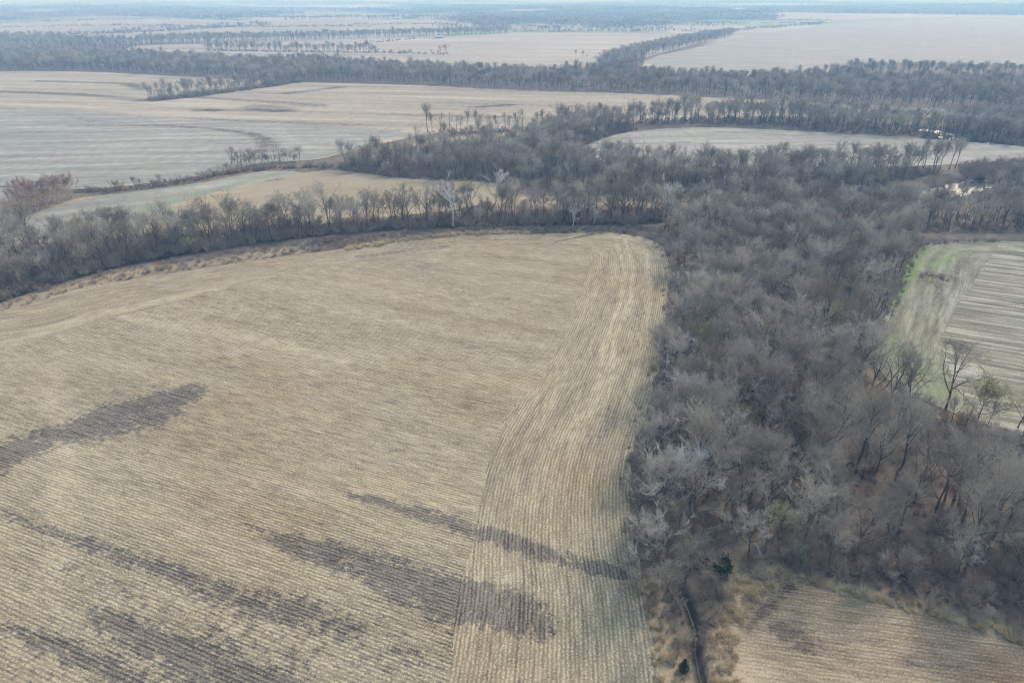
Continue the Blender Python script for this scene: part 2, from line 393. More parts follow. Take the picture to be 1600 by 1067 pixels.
sheet('small_stubble_field', [('w', 22, 10), (1128, 1400), (1118, 1200), (1112, 1067), (1118, 1000), (1135, 940), (1160, 912), (1200, 905), (1260, 915), (1330, 936), (1400, 950), (1470, 967), (1530, 987), (1600, 1012), (1720, 1065), ('w', 150, 70), ('w', 200, 10)],
      1.0, SMALLF, .05, 100.0,
      [('d', [(1222, 985), (1262, 1005)], [1.9, 2.3], 1.0), ('d', [(1255, 1010), (1340, 1060)], [2.5, 3], .2),
       ('l', [(1112, 1067), (1120, 990), (1150, 925), (1200, 912)], [3, 3, 3, 2.5], 1.0), ('l', [(1160, 1000), (1170, 1067)], 3, .7),
       ('d', [(1240, 910), (1200, 950), (1165, 985)], [1.1, .9, .4], .9), ('d', [(1300, 945), (1420, 975), (1560, 1030)], [3, 3, 3], .12)], jitter=.3)

cut = [(1562, 377), (1535, 420), (1498, 475), (1472, 530), (1478, 580), (1510, 625), (1570, 676)]
edgeS = [(1570, 674), (1500, 650), (1440, 625), (1390, 600), (1362, 565), (1372, 525), (1396, 470), (1412, 435), (1425, 400), (1442, 384), (1475, 377), (1562, 377)]
BEANH = field_mat('headland_bean_stubble', (.235, .222, .152), (.38, .36, .26), (.125, .115, .08), (.97, .94, .9), period=.76, row=.1, fine=.9, streak=.4, band=.42, bandw=3.2, blotch=.5, green=(.2, .31, .06), bump=.03)
sheet('striped_field', cut[:1] + [(1700, 380), ('w', 520, 295), ('w', 520, 60), (1760, 760), (1640, 700)] + [(q[0] - 5, q[1]) for q in cut[::-1][:-1]],
      1.6, BEAN, .05, 114.0, [('d', [(1500, 540), (1525, 560)], [4, 4], .7), ('d', [(1560, 470), (1620, 480)], [3, 3], .3)], jitter=.3, sm=0)
sheet('striped_field_headland', cut + edgeS[1:-1], 1.4, BEANH, .055, edgeS[3:],
      [('g', [(1442, 387), (1428, 415), (1408, 450), (1396, 478)], [2.4, 2.8, 2.4, 1.2], 1.0), ('g', [(1490, 392), (1455, 420)], [4, 3], .45), ('g', [(1385, 525), (1420, 560), (1470, 610)], [5, 6, 5], .4),
       ('d', [(1440, 428), (1478, 434)], [4.5, 4.5], 1.0), ('d', [(1445, 440), (1470, 446)], [3.5, 3.5], .9), ('d', [(1510, 390), (1495, 430), (1462, 480)], [3, 3, 3], .35),
       ('l', [(1545, 385), (1512, 430), (1480, 480), (1462, 540)], [1.2, 1.2, 1.4, 1.6], .5)], jitter=.8, sm=0)

BIG = [('w', -1500, 1102), (0, 112), (140, 112), (260, 119), (400, 125), (470, 129), (640, 133), (800, 141), (1000, 147), (1200, 157), (1400, 167), (1508, 172), (1508, 186), (1400, 184), (1200, 181),
       (1000, 190), (850, 202), (665, 209), (600, 225), (500, 249), (470, 252), (400, 256), (300, 279), (180, 293), (120, 297), (0, 290), ('w', -500, 395), ('w', -900, 395)]
sheet('tan_field', BIG, 9, TANF, .06, 100.0,
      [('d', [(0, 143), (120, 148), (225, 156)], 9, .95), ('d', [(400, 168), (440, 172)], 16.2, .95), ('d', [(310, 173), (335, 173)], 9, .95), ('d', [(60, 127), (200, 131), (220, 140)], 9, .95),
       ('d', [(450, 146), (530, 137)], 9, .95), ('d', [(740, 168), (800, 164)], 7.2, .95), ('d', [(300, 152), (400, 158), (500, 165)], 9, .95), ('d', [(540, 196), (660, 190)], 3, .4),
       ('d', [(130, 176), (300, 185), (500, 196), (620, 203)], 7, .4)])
sheet('grey_field', [('w', -900, 640), (0, 172), (100, 172), (250, 184), (400, 192), (560, 200), (640, 206), (600, 219), (540, 238), (490, 248), (470, 252), (400, 256), (300, 279), (180, 293), (120, 297), (0, 290), ('w', -500, 395), ('w', -700, 395)],
      6, GREYF, .12, 84.0,
      [('d', [(110, 197), (250, 196), (340, 202), (395, 210), (412, 218)], [4, 4, 4.5, 5, 6], 1.0), ('d', [(412, 218), (416, 226), (400, 245)], [6, 6, 5], .95),
       ('g', [(500, 247), (560, 232), (610, 220)], [4, 7, 5], .85), ('d', [(100, 178), (145, 190)], 5, .4), ('l', [(430, 200), (460, 225), (500, 235)], 6, .6)])
sheet('hillside_grey_field', [('w', -330, 330), (38, 342), (80, 322), (180, 303), (300, 289), (400, 269), (440, 267), (480, 270), (400, 285), (300, 310), (210, 345), (130, 385), (0, 390)],
      3, GREYF, .10, 62.0, [('g', [(200, 345), (230, 325), (330, 298), (440, 270)], [5, 5, 5, 4], .9), ('g', [(215, 300), (300, 290), (400, 271)], 2.5, .8)])
sheet('hillside_tan_field', [(0, 385), (130, 380), (210, 343), (300, 309), (400, 284), (480, 269), (520, 266), (560, 270), (600, 276), (680, 283), (745, 284), (790, 288), (800, 300), (740, 325), (560, 345), (300, 368), (130, 400)],
      3, PASTURE, .08, 62.0, [('d', [(420, 281), (430, 281)], 5, .6), ('d', [(530, 272), (550, 271)], 4, .6), ('l', [(210, 340), (300, 308), (400, 285)], 3, .7)])
sheet('river_bend_field', [(880, 240), (930, 222), (965, 209), (1060, 199), (1150, 200), (1280, 207), (1400, 214), (1500, 221), (1600, 229), (1700, 236), (1700, 250), (1600, 251), (1500, 257), (1380, 262), (1200, 262), (1000, 258), (900, 252)],
      4, GREYF, .08, 84.0, [('d', [(1035, 222), (1080, 222)], 3, .6), ('g', [(1000, 245), (1060, 250)], 5, .5), ('d', [(1120, 206), (1250, 212)], 3, .5)])
sheet('left_corner_field', [('w', -420, 420), (0, 293), (25, 294), (20, 312), (0, 318), ('w', -420, 350)], 4, GREYF, .1, 70.0, [('l', [(0, 288), (30, 290)], 3, 1.0)])
sheet('far_pale_field', [(190, 79), (215, 71), (400, 67), (620, 61), (800, 52.5), (900, 52), (1060, 53), (1130, 56), (1060, 77), (1000, 92), (930, 110), (850, 114), (700, 108), (560, 99), (480, 94), (340, 94), (260, 88)],
      18, PINKF, .25, 92.0, [('d', [(550, 94), (660, 88), (760, 88)], 5, .5), ('d', [(760, 100), (900, 104)], 5, .6), ('d', [(800, 72), (950, 76)], 4, .5)])
sheet('far_grey_field', [(1000, 114), (1010, 91), (1080, 77), (1150, 60), (1290, 40), (1400, 32), (1600, 30), ('w', 4200, 3900), ('w', 3200, 1280), (1600, 104), (1390, 97), (1310, 114), (1200, 121), (1080, 118)],
      25, GREYF, .3, 92.0, [('l', [(1180, 42), (1060, 70)], 10, .6), ('d', [(1010, 112), (1180, 112)], 6, .4)])
sheet('distant_tan_field', [('w', -3200, 2900), (0, 38), (180, 33), (260, 41), (420, 43), (600, 36), (590, 44), (560, 52), (400, 56), (200, 62), (60, 55), (0, 57), ('w', -2600, 2050)],
      30, TANF, .35, 92.0, [])
sheet('distant_mound_field', [(1060, 33), (1200, 33), (1290, 32.5), (1420, 31), (1600, 29), ('w', 4100, 4500), (1500, 26.5), (1300, 26), (1180, 26), (1060, 27)], 40, PINKF, .6, 92.0, [])
sheet('woodland_gap_field', [(1330, 122), (1400, 119), (1600, 124), ('w', 1500, 990), ('w', 1500, 930), (1600, 133), (1480, 130), (1360, 130)], 12, TANF, .1, 92.0, [])

# ------------------------------------------------------------------ bark, leaves
def bark_mat(name, a, b, c2, sc=.5):
    t = NT(name); p = t.pos(); oi = t.n.new('ShaderNodeObjectInfo').outputs['Random']
    c = t.mix(oi, a, b); c = t.mix(t.math('MULTIPLY', t.ramp(t.noise(p, sc, 2), .35, .7), .5), c, c2)
    t.col(c); return t.m
TRUNK = bark_mat('grey_bark', (.11, .095, .085), (.17, .15, .135), (.08, .07, .06), 2.0)
TWIG = bark_mat('twigs', (.25, .20, .15), (.67, .61, .51), (.31, .26, .20), .25)
WTRUNK = bark_mat('white_bark', (.76, .74, .70), (.82, .80, .76), (.5, .46, .4), .8)
WTWIG = bark_mat('pale_twigs', (.74, .71, .66), (.80, .78, .73), (.6, .56, .5), .4)
PTWIG = bark_mat('light_grey_twigs', (.56, .51, .45), (.62, .58, .52), (.40, .35, .30), .4)
BRUSH = bark_mat('brush_twigs', (.36, .28, .21), (.48, .41, .32), (.30, .20, .155), .3)
REDTW = bark_mat('reddish_twigs', (.46, .32, .25), (.50, .41, .34), (.36, .26, .21), .2)
YLEAF = bark_mat('yellow_green_leaves', (.62, .55, .20), (.70, .58, .22), (.42, .42, .16), .6)
NEEDLE = bark_mat('cedar_foliage', (.06, .085, .028), (.075, .10, .035), (.035, .055, .02), 1.0)
GRASS = bark_mat('dead_grass_blades', (.70, .54, .32), (.82, .68, .45), (.55, .41, .24), .3)

# ------------------------------------------------------------------ tree forms
class Buf:
    def __init__(s): s.v = []; s.f = []
    def tube(s, pts, rad, n):
        base = None
        for i, (p, r) in enumerate(zip(pts, rad)):
            if i < len(pts) - 1: d = pts[i + 1] - p
            else: d = p - pts[i - 1]
            d = d / (np.linalg.norm(d) + 1e-9)
            u = np.cross(d, (0.31, .95, .1)); u /= np.linalg.norm(u) + 1e-9; w = np.cross(d, u)
            k = len(s.v)
            if i == len(pts) - 1 and r < .02:
                s.v.append(tuple(p)); s.f += [(base + j, base + (j + 1) % n, k) for j in range(n)]; return
            for j in range(n):
                q = p + r * (math.cos(2 * math.pi * j / n) * u + math.sin(2 * math.pi * j / n) * w)
                s.v.append((q[0], q[1], q[2]))
            if base is not None:
                s.f += [(base + j, base + (j + 1) % n, k + (j + 1) % n, k + j) for j in range(n)]
            base = k
    def spike(s, p, q, r):
        d = q - p; u = np.cross(d, (0.3, .2, .9)); u /= np.linalg.norm(u) + 1e-9; w = np.cross(d, u); w /= np.linalg.norm(w) + 1e-9
        k = len(s.v)
        for t in (0, 2.1, 4.2):
            a = p + r * (math.cos(t) * u + math.sin(t) * w); s.v.append((a[0], a[1], a[2]))
        s.v.append((q[0], q[1], q[2])); s.f += [(k, k + 1, k + 3), (k + 1, k + 2, k + 3), (k + 2, k, k + 3)]
    def leaf(s, p, sz, rg):
        a = rg.normal(size=3); a /= np.linalg.norm(a); b = np.cross(a, rg.normal(size=3)); b /= np.linalg.norm(b) + 1e-9
        k = len(s.v)
        for q in (p - a * sz, p + b * sz * .5, p + a * sz, p - b * sz * .5): s.v.append((q[0], q[1], q[2]))
        s.f.append((k, k + 1, k + 2, k + 3))

def rot_to(d, ang, az):
    u = np.cross(d, (0.2, .3, .93)); u /= np.linalg.norm(u) + 1e-9; w = np.cross(d, u)
    s = math.cos(az) * u + math.sin(az) * w
    return math.cos(ang) * d + math.sin(ang) * s
def path(rg, p, d, L, n, wig, up):
    pts = [p]; dirs = [d]
    for i in range(n):
        d = d + rg.normal(size=3) * wig + np.array((0, 0, up)); d = d / np.linalg.norm(d)
        p = p + d * (L / n); pts.append(p); dirs.append(d)
    return pts, dirs

def make_tree(seed, H=18., fork=.4, spread=.55, nl=7, wid=1., dens=1., leaves=0, twr=1., lean=0., snag=False, r0=None, bare_top=0):
    rg = np.random.default_rng(seed); T = Buf(); K = Buf(); LV = Buf()
    r0 = r0 or H * .0145
    d0 = np.array((lean * math.cos(seed), lean * math.sin(seed), 1.)); d0 /= np.linalg.norm(d0)
    # leader: the trunk runs on through the crown, thinning
    pts, dirs = path(rg, np.zeros(3) - d0 * .3, d0, H * .82, 10, .07, .03)
    rad = [r0 * (1.25 if i == 0 else (1 - .88 * (i / 10)) ** .9) for i in range(11)]
    T.tube(pts, rad, 7)
    limbs = [(pts[-3:], dirs[-3:], [rad[-3], rad[-2], rad[-1]])]
    az = rg.uniform(0, 6.28)
    for k in range(nl):
        f = fork + (.92 - fork) * (k / nl) ** .9 + rg.uniform(-.03, .03)
        i = min(9, int(f * 10)); p = pts[i] + (pts[i + 1] - pts[i]) * (f * 10 - i)
        az += 2.4 + rg.uniform(-.5, .5)
        ang = spread * rg.uniform(.75, 1.35) * (1.1 if k < 3 else .9)
        L = H * (1 - f) * rg.uniform(.72, 1.0) * wid + H * .14
        d = rot_to(dirs[i], ang, az)
        lp, ld = path(rg, p, d, L, 6, .13, .07)
        r1 = rad[i] * rg.uniform(.5, .72); lr = [r1 * (1 - .86 * (j / 6)) for j in range(7)]
        T.tube(lp, lr, 5); limbs.append((lp[1:], ld[1:], lr[1:]))
    for lp, ld, lr in limbs:
        n2 = int((9 if not snag else 4) * dens)
        for k in range(n2):
            t = (k + rg.uniform(.1, .9)) / n2 * (len(lp) - 1); i = min(len(lp) - 2, int(t)); p = lp[i] + (lp[i + 1] - lp[i]) * (t - i)
            d = rot_to(ld[i], rg.uniform(.45, 1.0), rg.uniform(0, 6.28)); L = H * rg.uniform(.09, .2) * (1.15 - .5 * t / len(lp))
            bp, bd = path(rg, p, d, L, 4, .17, .06); r2 = max(.04, lr[i] * .5)
            K.tube(bp, [r2 * (1 - .75 * j / 4) for j in range(5)], 4)
            n3 = 0 if snag and rg.random() < .4 else int(8 * dens)
            for m in range(n3):
                t3 = (m + rg.random()) / n3 * 4; j = min(3, int(t3)); q = bp[j] + (bp[j + 1] - bp[j]) * (t3 - j)
                e = rot_to(bd[j], rg.uniform(.4, .95), rg.uniform(0, 6.28)); L3 = L * rg.uniform(.35, .65)
                e2 = e + rg.normal(size=3) * .2 + np.array((0, 0, .12)); e2 /= np.linalg.norm(e2)
                q1 = q + e * L3 * .5; q2 = q1 + e2 * L3 * .5
                K.tube([q, q1, q2], [.024 * twr, .017 * twr, .005], 3)
                for w in range(int(5 * (1 if not snag else .6))):
                    s = rg.uniform(.15, 1); b = q + (q1 - q) * min(1, s * 2) + (q2 - q1) * max(0, s * 2 - 1)
                    g = rot_to(e, rg.uniform(.3, 1.0), rg.uniform(0, 6.28)); g[2] += .15
                    K.spike(b, b + g * rg.uniform(.5, 1.15) * (H / 18) ** .5, .0165 * twr)
                    if leaves and rg.random() < leaves:
                        for _ in range(3): LV.leaf(b + g * rg.uniform(.2, 1.1), rg.uniform(.09, .17), rg)
    return T, K, LV

def make_bush(seed, H=2.6, n=26, leaves=0):
    rg = np.random.default_rng(seed); K = Buf()
    for k in range(n):
        a = rg.uniform(0, 6.28); s = rg.uniform(.1, .95); d = np.array((math.cos(a) * s, math.sin(a) * s, 1.)); d /= np.linalg.norm(d)
        p = np.array((math.cos(a), math.sin(a), 0)) * rg.uniform(0, H * .28)
        L = H * rg.uniform(.6, 1.05); bp, bd = path(rg, p, d, L, 3, .2, .0)
        K.tube(bp, [.035, .028, .02, .006], 3)
        for m in range(22):
            t = rg.uniform(.5, 3); j = min(2, int(t)); q = bp[j] + (bp[j + 1] - bp[j]) * (t - j)
            g = rot_to(bd[j], rg.uniform(.3, 1.2), rg.uniform(0, 6.28)); K.spike(q, q + g * H * rg.uniform(.12, .3), .018)
    return K
def make_cedar(seed, H=5.):
    rg = np.random.default_rng(seed); T = Buf(); K = Buf()
    T.tube([np.array((0, 0, -.2)), np.array((.05, 0, H * .5)), np.array((0, .05, H * .95))], [H * .025, H * .017, .03], 6)
    for k in range(int(900)):
        z = rg.uniform(.03, 1) ** 1.1; R = H * .36 * (1 - z) ** .75 * (1 + .25 * math.sin(9 * z + seed)) + .05
        a = rg.uniform(0, 6.28); rr = R * rg.uniform(.35, 1.0)
        p = np.array((math.cos(a) * rr * .4, math.sin(a) * rr * .4, z * H * .93)); q = np.array((math.cos(a) * rr, math.sin(a) * rr, z * H + .12 * rr))
        K.spike(p, q, .06)
        for _ in range(7): K.leaf(p + (q - p) * rg.uniform(.4, 1.1) + rg.normal(size=3) * .06, rg.uniform(.1, .2), rg)
    return T, K
def make_tuft(seed, H=1.0, n=70):
    rg = np.random.default_rng(seed); K = Buf(); ld = rg.uniform(0, 6.28)
    for k in range(n):
        a = rg.uniform(0, 6.28); p = np.array((math.cos(a), math.sin(a), 0)) * rg.uniform(0, .45)
        d = np.array((math.cos(a) * .5 + math.cos(ld) * .45, math.sin(a) * .5 + math.sin(ld) * .45, 1.)) + rg.normal(size=3) * .25
        K.spike(p, p + d * H * rg.uniform(.5, 1), .035)
    return K

# look (for labels), arguments
FORMS = [('broad', 'broad spreading', dict(H=19, fork=.33, spread=.62, nl=8, wid=1.1)),
         ('tall', 'tall upright', dict(H=22, fork=.45, spread=.42, nl=8, wid=.85)),
         ('forked', 'low forking', dict(H=18, fork=.22, spread=.5, nl=8, wid=1.05)),
         ('dense', 'twiggy', dict(H=17, fork=.35, spread=.66, nl=9, wid=1.15, dens=1.12)),
         ('narrow', 'narrow', dict(H=19, fork=.5, spread=.36, nl=7, wid=.75)),
         ('leaning', 'leaning', dict(H=17, fork=.42, spread=.55, nl=7, wid=1., lean=.22)),
         ('open', 'open dark limbed', dict(H=20, fork=.3, spread=.5, nl=7, wid=1., dens=.7, r0=.34)),
         ('small', 'short bushy', dict(H=10, fork=.12, spread=.65, nl=9, wid=1.2)),
         ('crooked', 'crooked', dict(H=17, fork=.25, spread=.8, nl=9, wid=1.0, lean=.12, dens=.85)),
         ('airy', 'thin crowned', dict(H=19, fork=.3, spread=.48, nl=6, wid=.9, dens=.65, r0=.25)),
         ('ragged', 'ragged', dict(H=15, fork=.18, spread=.55, nl=12, wid=.8, dens=.85, lean=.08)),
         ('olive', 'yellowish leaved', dict(H=11, fork=.2, spread=.7, nl=9, wid=1.2, leaves=.35, dens=.85))]
proto = {}
def link_form(key, parts):         # parts: list of (part name, Buf, material)
    proto[key] = [(pn, mesh_obj(pn, B.v, B.f, [m], link=False).data) for pn, B, m in parts if B.v]
for i, (k, lab, kw) in enumerate(FORMS):
    T, K, LV = make_tree(11 + i * 7, **kw); link_form(k, [('trunk', T, TRUNK), ('crown', K, TWIG), ('leaves', LV, YLEAF)])
T, K, LV = make_tree(301, H=20, fork=.28, spread=.7, nl=10, snag=True, r0=.42, twr=2.4); link_form('dead_white', [('trunk', T, WTRUNK), ('crown', K, WTWIG)])
T, K, LV = make_tree(302, H=20, fork=.35, spread=.6, nl=9, wid=1.1, r0=.32, twr=1.6, dens=.9); link_form('pale', [('trunk', T, TRUNK), ('crown', K, PTWIG)])
link_form('silver', [('trunk', T, TRUNK), ('crown', K, WTWIG)])
T, K, LV = make_tree(303, H=10, fork=.16, spread=.75, nl=11, wid=1.3, leaves=.3, dens=.95); link_form('yellow', [('trunk', T, TRUNK), ('crown', K, TWIG), ('leaves', LV, YLEAF)])
T, K, LV = make_tree(304, H=10, fork=.12, spread=.5, nl=10, wid=1.1, dens=1.0); link_form('red', [('trunk', T, REDTW), ('crown', K, REDTW)])
T, K = make_cedar(5, 5.); link_form('cedar', [('trunk', T, TRUNK), ('crown', K, NEEDLE)])

def joined(name, key):              # one mesh of a form, for the woods too many to count
    vs = []; fs = []; mi = []; mats = []
    for pn, me in proto[key]:
        k = len(vs); vs += [tuple(v.co) for v in me.vertices]; 
        for p in me.polygons: fs.append([q + k for q in p.vertices]); mi.append(len(mats))
        mats.append(me.materials[0])
    return mesh_obj(name, vs, fs, mats, mi=mi, link=False)

def scatter(name, P, forms, kind_label):
    """P: rows x, y, z, form index, scale, rotation. forms: list of unlinked objects"""
    col = bpy.data.collections.new(name + '_forms')
    for f in forms: col.objects.link(f)
    me = bpy.data.meshes.new(name); me.from_pydata([tuple(p[:3]) for p in P], [], [])
    P = np.array(P, float)
    at = me.attributes.new('form', 'INT', 'POINT'); at.data.foreach_set('value', P[:, 3].astype(np.int32))
    at = me.attributes.new('size', 'FLOAT', 'POINT'); at.data.foreach_set('value', P[:, 4].astype(np.float32))
    at = me.attributes.new('turn', 'FLOAT', 'POINT'); at.data.foreach_set('value', P[:, 5].astype(np.float32))
    o = bpy.data.objects.new(name, me); C.objects.link(o)
    ng = bpy.data.node_groups.new(name, 'GeometryNodeTree')
    ng.interface.new_socket('Geometry', in_out='INPUT', socket_type='NodeSocketGeometry')
    ng.interface.new_socket('Geometry', in_out='OUTPUT', socket_type='NodeSocketGeometry')
    n = ng.nodes; L = ng.links
    gi = n.new('NodeGroupInput'); gout = n.new('NodeGroupOutput')
    ci = n.new('GeometryNodeCollectionInfo'); ci.inputs[0].default_value = col; ci.inputs[1].default_value = True; ci.inputs[2].default_value = True
    ip = n.new('GeometryNodeInstanceOnPoints')
    def na(nm, dt):
        x = n.new('GeometryNodeInputNamedAttribute'); x.data_type = dt; x.inputs[0].default_value = nm; return x.outputs[0]
    cx = n.new('ShaderNodeCombineXYZ'); L.new(na('turn', 'FLOAT'), cx.inputs[2])
    L.new(gi.outputs[0], ip.inputs['Points']); L.new(ci.outputs[0], ip.inputs['Instance']); ip.inputs['Pick Instance'].default_value = True
    L.new(na('form', 'INT'), ip.inputs['Instance Index']); L.new(cx.outputs[0], ip.inputs['Rotation']); L.new(na('size', 'FLOAT'), ip.inputs['Scale'])
    L.new(ip.outputs[0], gout.inputs[0])
    md = o.modifiers.new('scatter', 'NODES'); md.node_group = ng
    tag(o, kind_label[0], kind_label[1], kind='stuff')
    return o

# ------------------------------------------------------------------ where the trees stand
rg = np.random.default_rng(77)
def fill(poly, sp, keep=1.0, water=True):
    P = np.array(PL(poly)); x0, y0 = P.min(0); x1, y1 = P.max(0)
    gx, gy = np.meshgrid(np.arange(x0, x1, sp), np.arange(y0, y1, sp * .87)); gx = gx + (np.arange(gx.shape[0]) % 2)[:, None] * sp * .5
    Q = np.c_[gx.ravel(), gy.ravel()]; Q = Q + rg.uniform(-.42, .42, Q.shape) * sp
    Q = Q[inside(Q, P)]
    if keep < 1: Q = Q[rg.random(len(Q)) < keep]
    return Q
def along(line, sp, width, keep=1.0):
    L = smooth(PL(line)); o = []
    seg = np.linalg.norm(np.diff(L, axis=0), axis=1); cum = np.r_[0, np.cumsum(seg)]
    for s in np.arange(0, cum[-1], sp):
        if rg.random() > keep: continue
        s2 = min(cum[-1] - 1e-6, max(0, s + rg.uniform(-.5, .5) * sp)); i = min(len(seg) - 1, np.searchsorted(cum, s2) - 1); i = max(i, 0)
        p = L[i] + (L[i + 1] - L[i]) * (s2 - cum[i]) / seg[i]; dd = (L[i + 1] - L[i]) / seg[i]
        o.append(p + np.array((-dd[1], dd[0])) * rg.uniform(-.5, .5) * width)
    return np.array(o)

WOOD_S = [(1008, 905), (998, 860), (992, 800), (992, 740), (1003, 690), (1022, 620), (1038, 560), (1052, 500), (1120, 500), (1300, 520), (1360, 520), (1352, 565), (1340, 600), (1290, 650), (1310, 700), (1360, 730), (1450, 742), (1540, 762), (1640, 785), (1740, 810), ('w', 190, 60), (1720, 980), (1640, 965), (1560, 938), (1450, 915), (1330, 895), (1240, 884), (1150, 876), (1128, 900), (1100, 935), (1072, 935), (1040, 940), (1022, 925)]
WOOD_N = [(1052, 500), (1060, 440), (1056, 400), (1046, 375), (1020, 356), (1100, 330), (1250, 322), (1380, 335), (1600, 338), (1700, 338), (1700, 364), (1500, 362), (1440, 368), (1425, 385), (1408, 420), (1388, 465), (1365, 515), (1300, 520), (1120, 500)]
BELT = [('w', -420, 240), (0, 468), (60, 450), (130, 430), (230, 405), (300, 396), (450, 374), (600, 359), (700, 354), (860, 350), (1000, 349), (1040, 340), (1050, 326), (850, 332), (700, 338), (560, 345), (420, 352), (300, 362), (150, 376), (0, 392), ('w', -420, 295)]
MID = [(520, 264), (560, 268), (620, 278), (700, 280), (745, 281), (800, 288), (860, 300), (1000, 303), (1100, 300), (1250, 304), (1370, 306), (1385, 290), (1300, 285), (1420, 283), (1440, 277), (1470, 270), (1400, 264), (1250, 265), (1100, 265), (1000, 262), (900, 256), (870, 242), (900, 232), (960, 210), (1000, 202), (960, 195), (900, 200), (850, 208), (830, 222), (780, 232), (700, 238), (640, 246), (560, 250)]
RIGHTMID = [(1545, 296), (1600, 288), (1700, 286), (1700, 308), (1545, 306)]
ROW_D = [(850, 203), (940, 198), (1000, 196), (1100, 194), (1200, 197), (1260, 203), (1350, 210), (1450, 213), (1500, 218), (1600, 226), (1700, 232), (1700, 218), (1600, 205), (1560, 195), (1520, 192), (1470, 200), (1400, 196), (1250, 186), (1100, 184), (1000, 188), (900, 195)]
BELT_F = [('w', -1500, 1110), (0, 110), (140, 110), (260, 117), (400, 123), (470, 127), (640, 131), (800, 139), (1000, 145), (1200, 155), (1400, 165), (1520, 168), (1560, 182), (1700, 192), (1700, 120), (1600, 118), (1500, 115), (1400, 112), (1330, 113), (1300, 122), (1200, 130), (1060, 126), (1000, 120), (940, 116), (850, 121), (700, 114), (560, 106), (480, 100), (400, 102), (330, 98), (250, 93), (150, 88), (0, 86), ('w', -2000, 1500)]
gapF = [(1330, 120), (1400, 117), (1600, 122), (1700, 126), (1700, 136), (1600, 135), (1480, 132), (1360, 132)]
regions = []
def thin(Q, amt, sc=26.):
    n = np.sin(Q[:, 0] / sc * 2.1 + 1.7 * np.sin(Q[:, 1] / sc)) + np.sin(Q[:, 1] / sc * 2.6 + 1.3 * np.sin(Q[:, 0] / sc * 1.4 + 2))
    return Q[(n > -1.15) | (rg.random(len(Q)) > amt)]
def add(Q, forms, h0=.85, h1=1.12, keepout=None):
    if keepout is not None:
        Q = Q[~inside(Q, np.array(PL(keepout)))]
    for x, y in Q: regions.append((x, y, 11 if y < 420 and rg.random() < .035 else forms[rg.integers(len(forms))], rg.uniform(h0, h1)))
ALL = [0, 1, 2, 3, 3, 4, 5, 0, 6, 8, 9, 10]
add(thin(fill(WOOD_S, 6.8), .6), ALL, .72, 1.12)
add(thin(fill(WOOD_N, 7.2), .7), [0, 2, 3, 3, 5, 0, 4, 8, 10], .75, 1.0)
add(fill(BELT, 5.8, .88), [0, 1, 2, 6, 9, 3, 4, 7, 5, 7, 8, 10, 10, 9], .6, 1.12)
add(fill([(1380, 338), (1600, 340), (1700, 340), (1700, 316), (1540, 318), (1380, 320)], 9, .5), [7, 9, 10], .4, .62)
add(along([(1385, 316), (1470, 316), (1560, 312), (1620, 308)], 6, 5, .65), [9, 6, 1], .5, .8)
add(fill([(1560, 336), (1620, 338), (1700, 338), (1700, 300), (1600, 305)], 7, .9), ALL, .7, .95)
add(fill([(1045, 330), (1060, 322), (1240, 322), (1240, 312), (1100, 318)], 8, .6), ALL, .7, .95)
add(fill(MID, 7.0, .9), [0, 2, 3, 9, 5, 7, 7, 4, 8, 10], .6, 1.05)
add(fill(RIGHTMID, 7.0, .9), [0, 2, 3, 3, 5, 7], .75, 1.0)
add(fill(ROW_D, 7.5, .9), [0, 1, 2, 4, 6, 7, 3], .75, 1.08)
add(along([(670, 207), (740, 204), (830, 200), (860, 200)], 5.5, 7), [1, 4, 6, 2, 7], .6, .85)
add(along([(640, 232), (720, 226), (830, 214)], 6, 10, .8), [1, 6, 2, 4], .6, .85)
add(along([(960, 262), (1100, 268), (1200, 272), (1300, 272), (1380, 268), (1490, 262)], 5.5, 8, .9), [1, 4, 6, 2], .7, .95)
add(along([(235, 157), (300, 151), (400, 137), (470, 127)], 2.4, 24), [1, 4, 0, 9, 7, 3, 10], .6, 1.05)
add(fill([(380, 137), (470, 127), (470, 122), (400, 122), (370, 128)], 12), [3, 0, 7], .7, 1.0)
add(along([(360, 258), (400, 256), (425, 254)], 3.5, 8), [4, 2, 6, 10], .4, .7)
add(along([(360, 259), (470, 251)], 2.2, 7), [10, 7, 10], .3, .5)
add(along([(428, 252), (440, 251), (470, 250)], 3.5, 8), [4, 2, 6], .4, .65)
add(along([(240, 293), (300, 285), (360, 268), (400, 262)], 2.6, 5), [10, 9, 7, 10], .22, .5)
add(along([(180, 299), (190, 298)], 3, 3), [7], .5, .7)
add(along([(212, 298), (222, 297)], 3, 3), [4], .35, .45)
add(fill(BELT_F, 10.5, .95), [0, 1, 2, 3, 4, 3, 7], .75, 1.0, keepout=gapF)
add(fill([(930, 113), (1000, 114), (1008, 90), (1070, 76), (1147, 57), (1143, 53), (1060, 66), (990, 82), (945, 95)], 14), [0, 3, 2], .85, 1.1)
add(along([(900, 92), (940, 91)], 14, 10), [7, 4], .5, .8)
add(along([(325, 79), (420, 80), (500, 82), (590, 82)], 2.6, 36), [0, 1, 2, 4, 3, 10], .7, 1.0)
add(along([(590, 83), (640, 84), (700, 85)], 14, 8, .6), [7], .5, .8)
add(along([(565, 70), (640, 61), (680, 60)], 22, 8, .6), [7], .5, 1.0)
add(fill([('w', -2600, 2000), (0, 72), (60, 74), (160, 79), (215, 77), (215, 70), (120, 65), (0, 62), ('w', -2600, 2300)], 18), [0, 3, 2, 1], .8, 1.05)
add(fill([(215, 72), (215, 66), (400, 62), (600, 57), (790, 52), (795, 54.5), (640, 59), (400, 67)], 15), [0, 3, 2, 1], .85, 1.1)
add(along([(0, 56), (100, 55), (180, 53)], 6, 24, .7), [7, 10, 3], .5, 1.0)
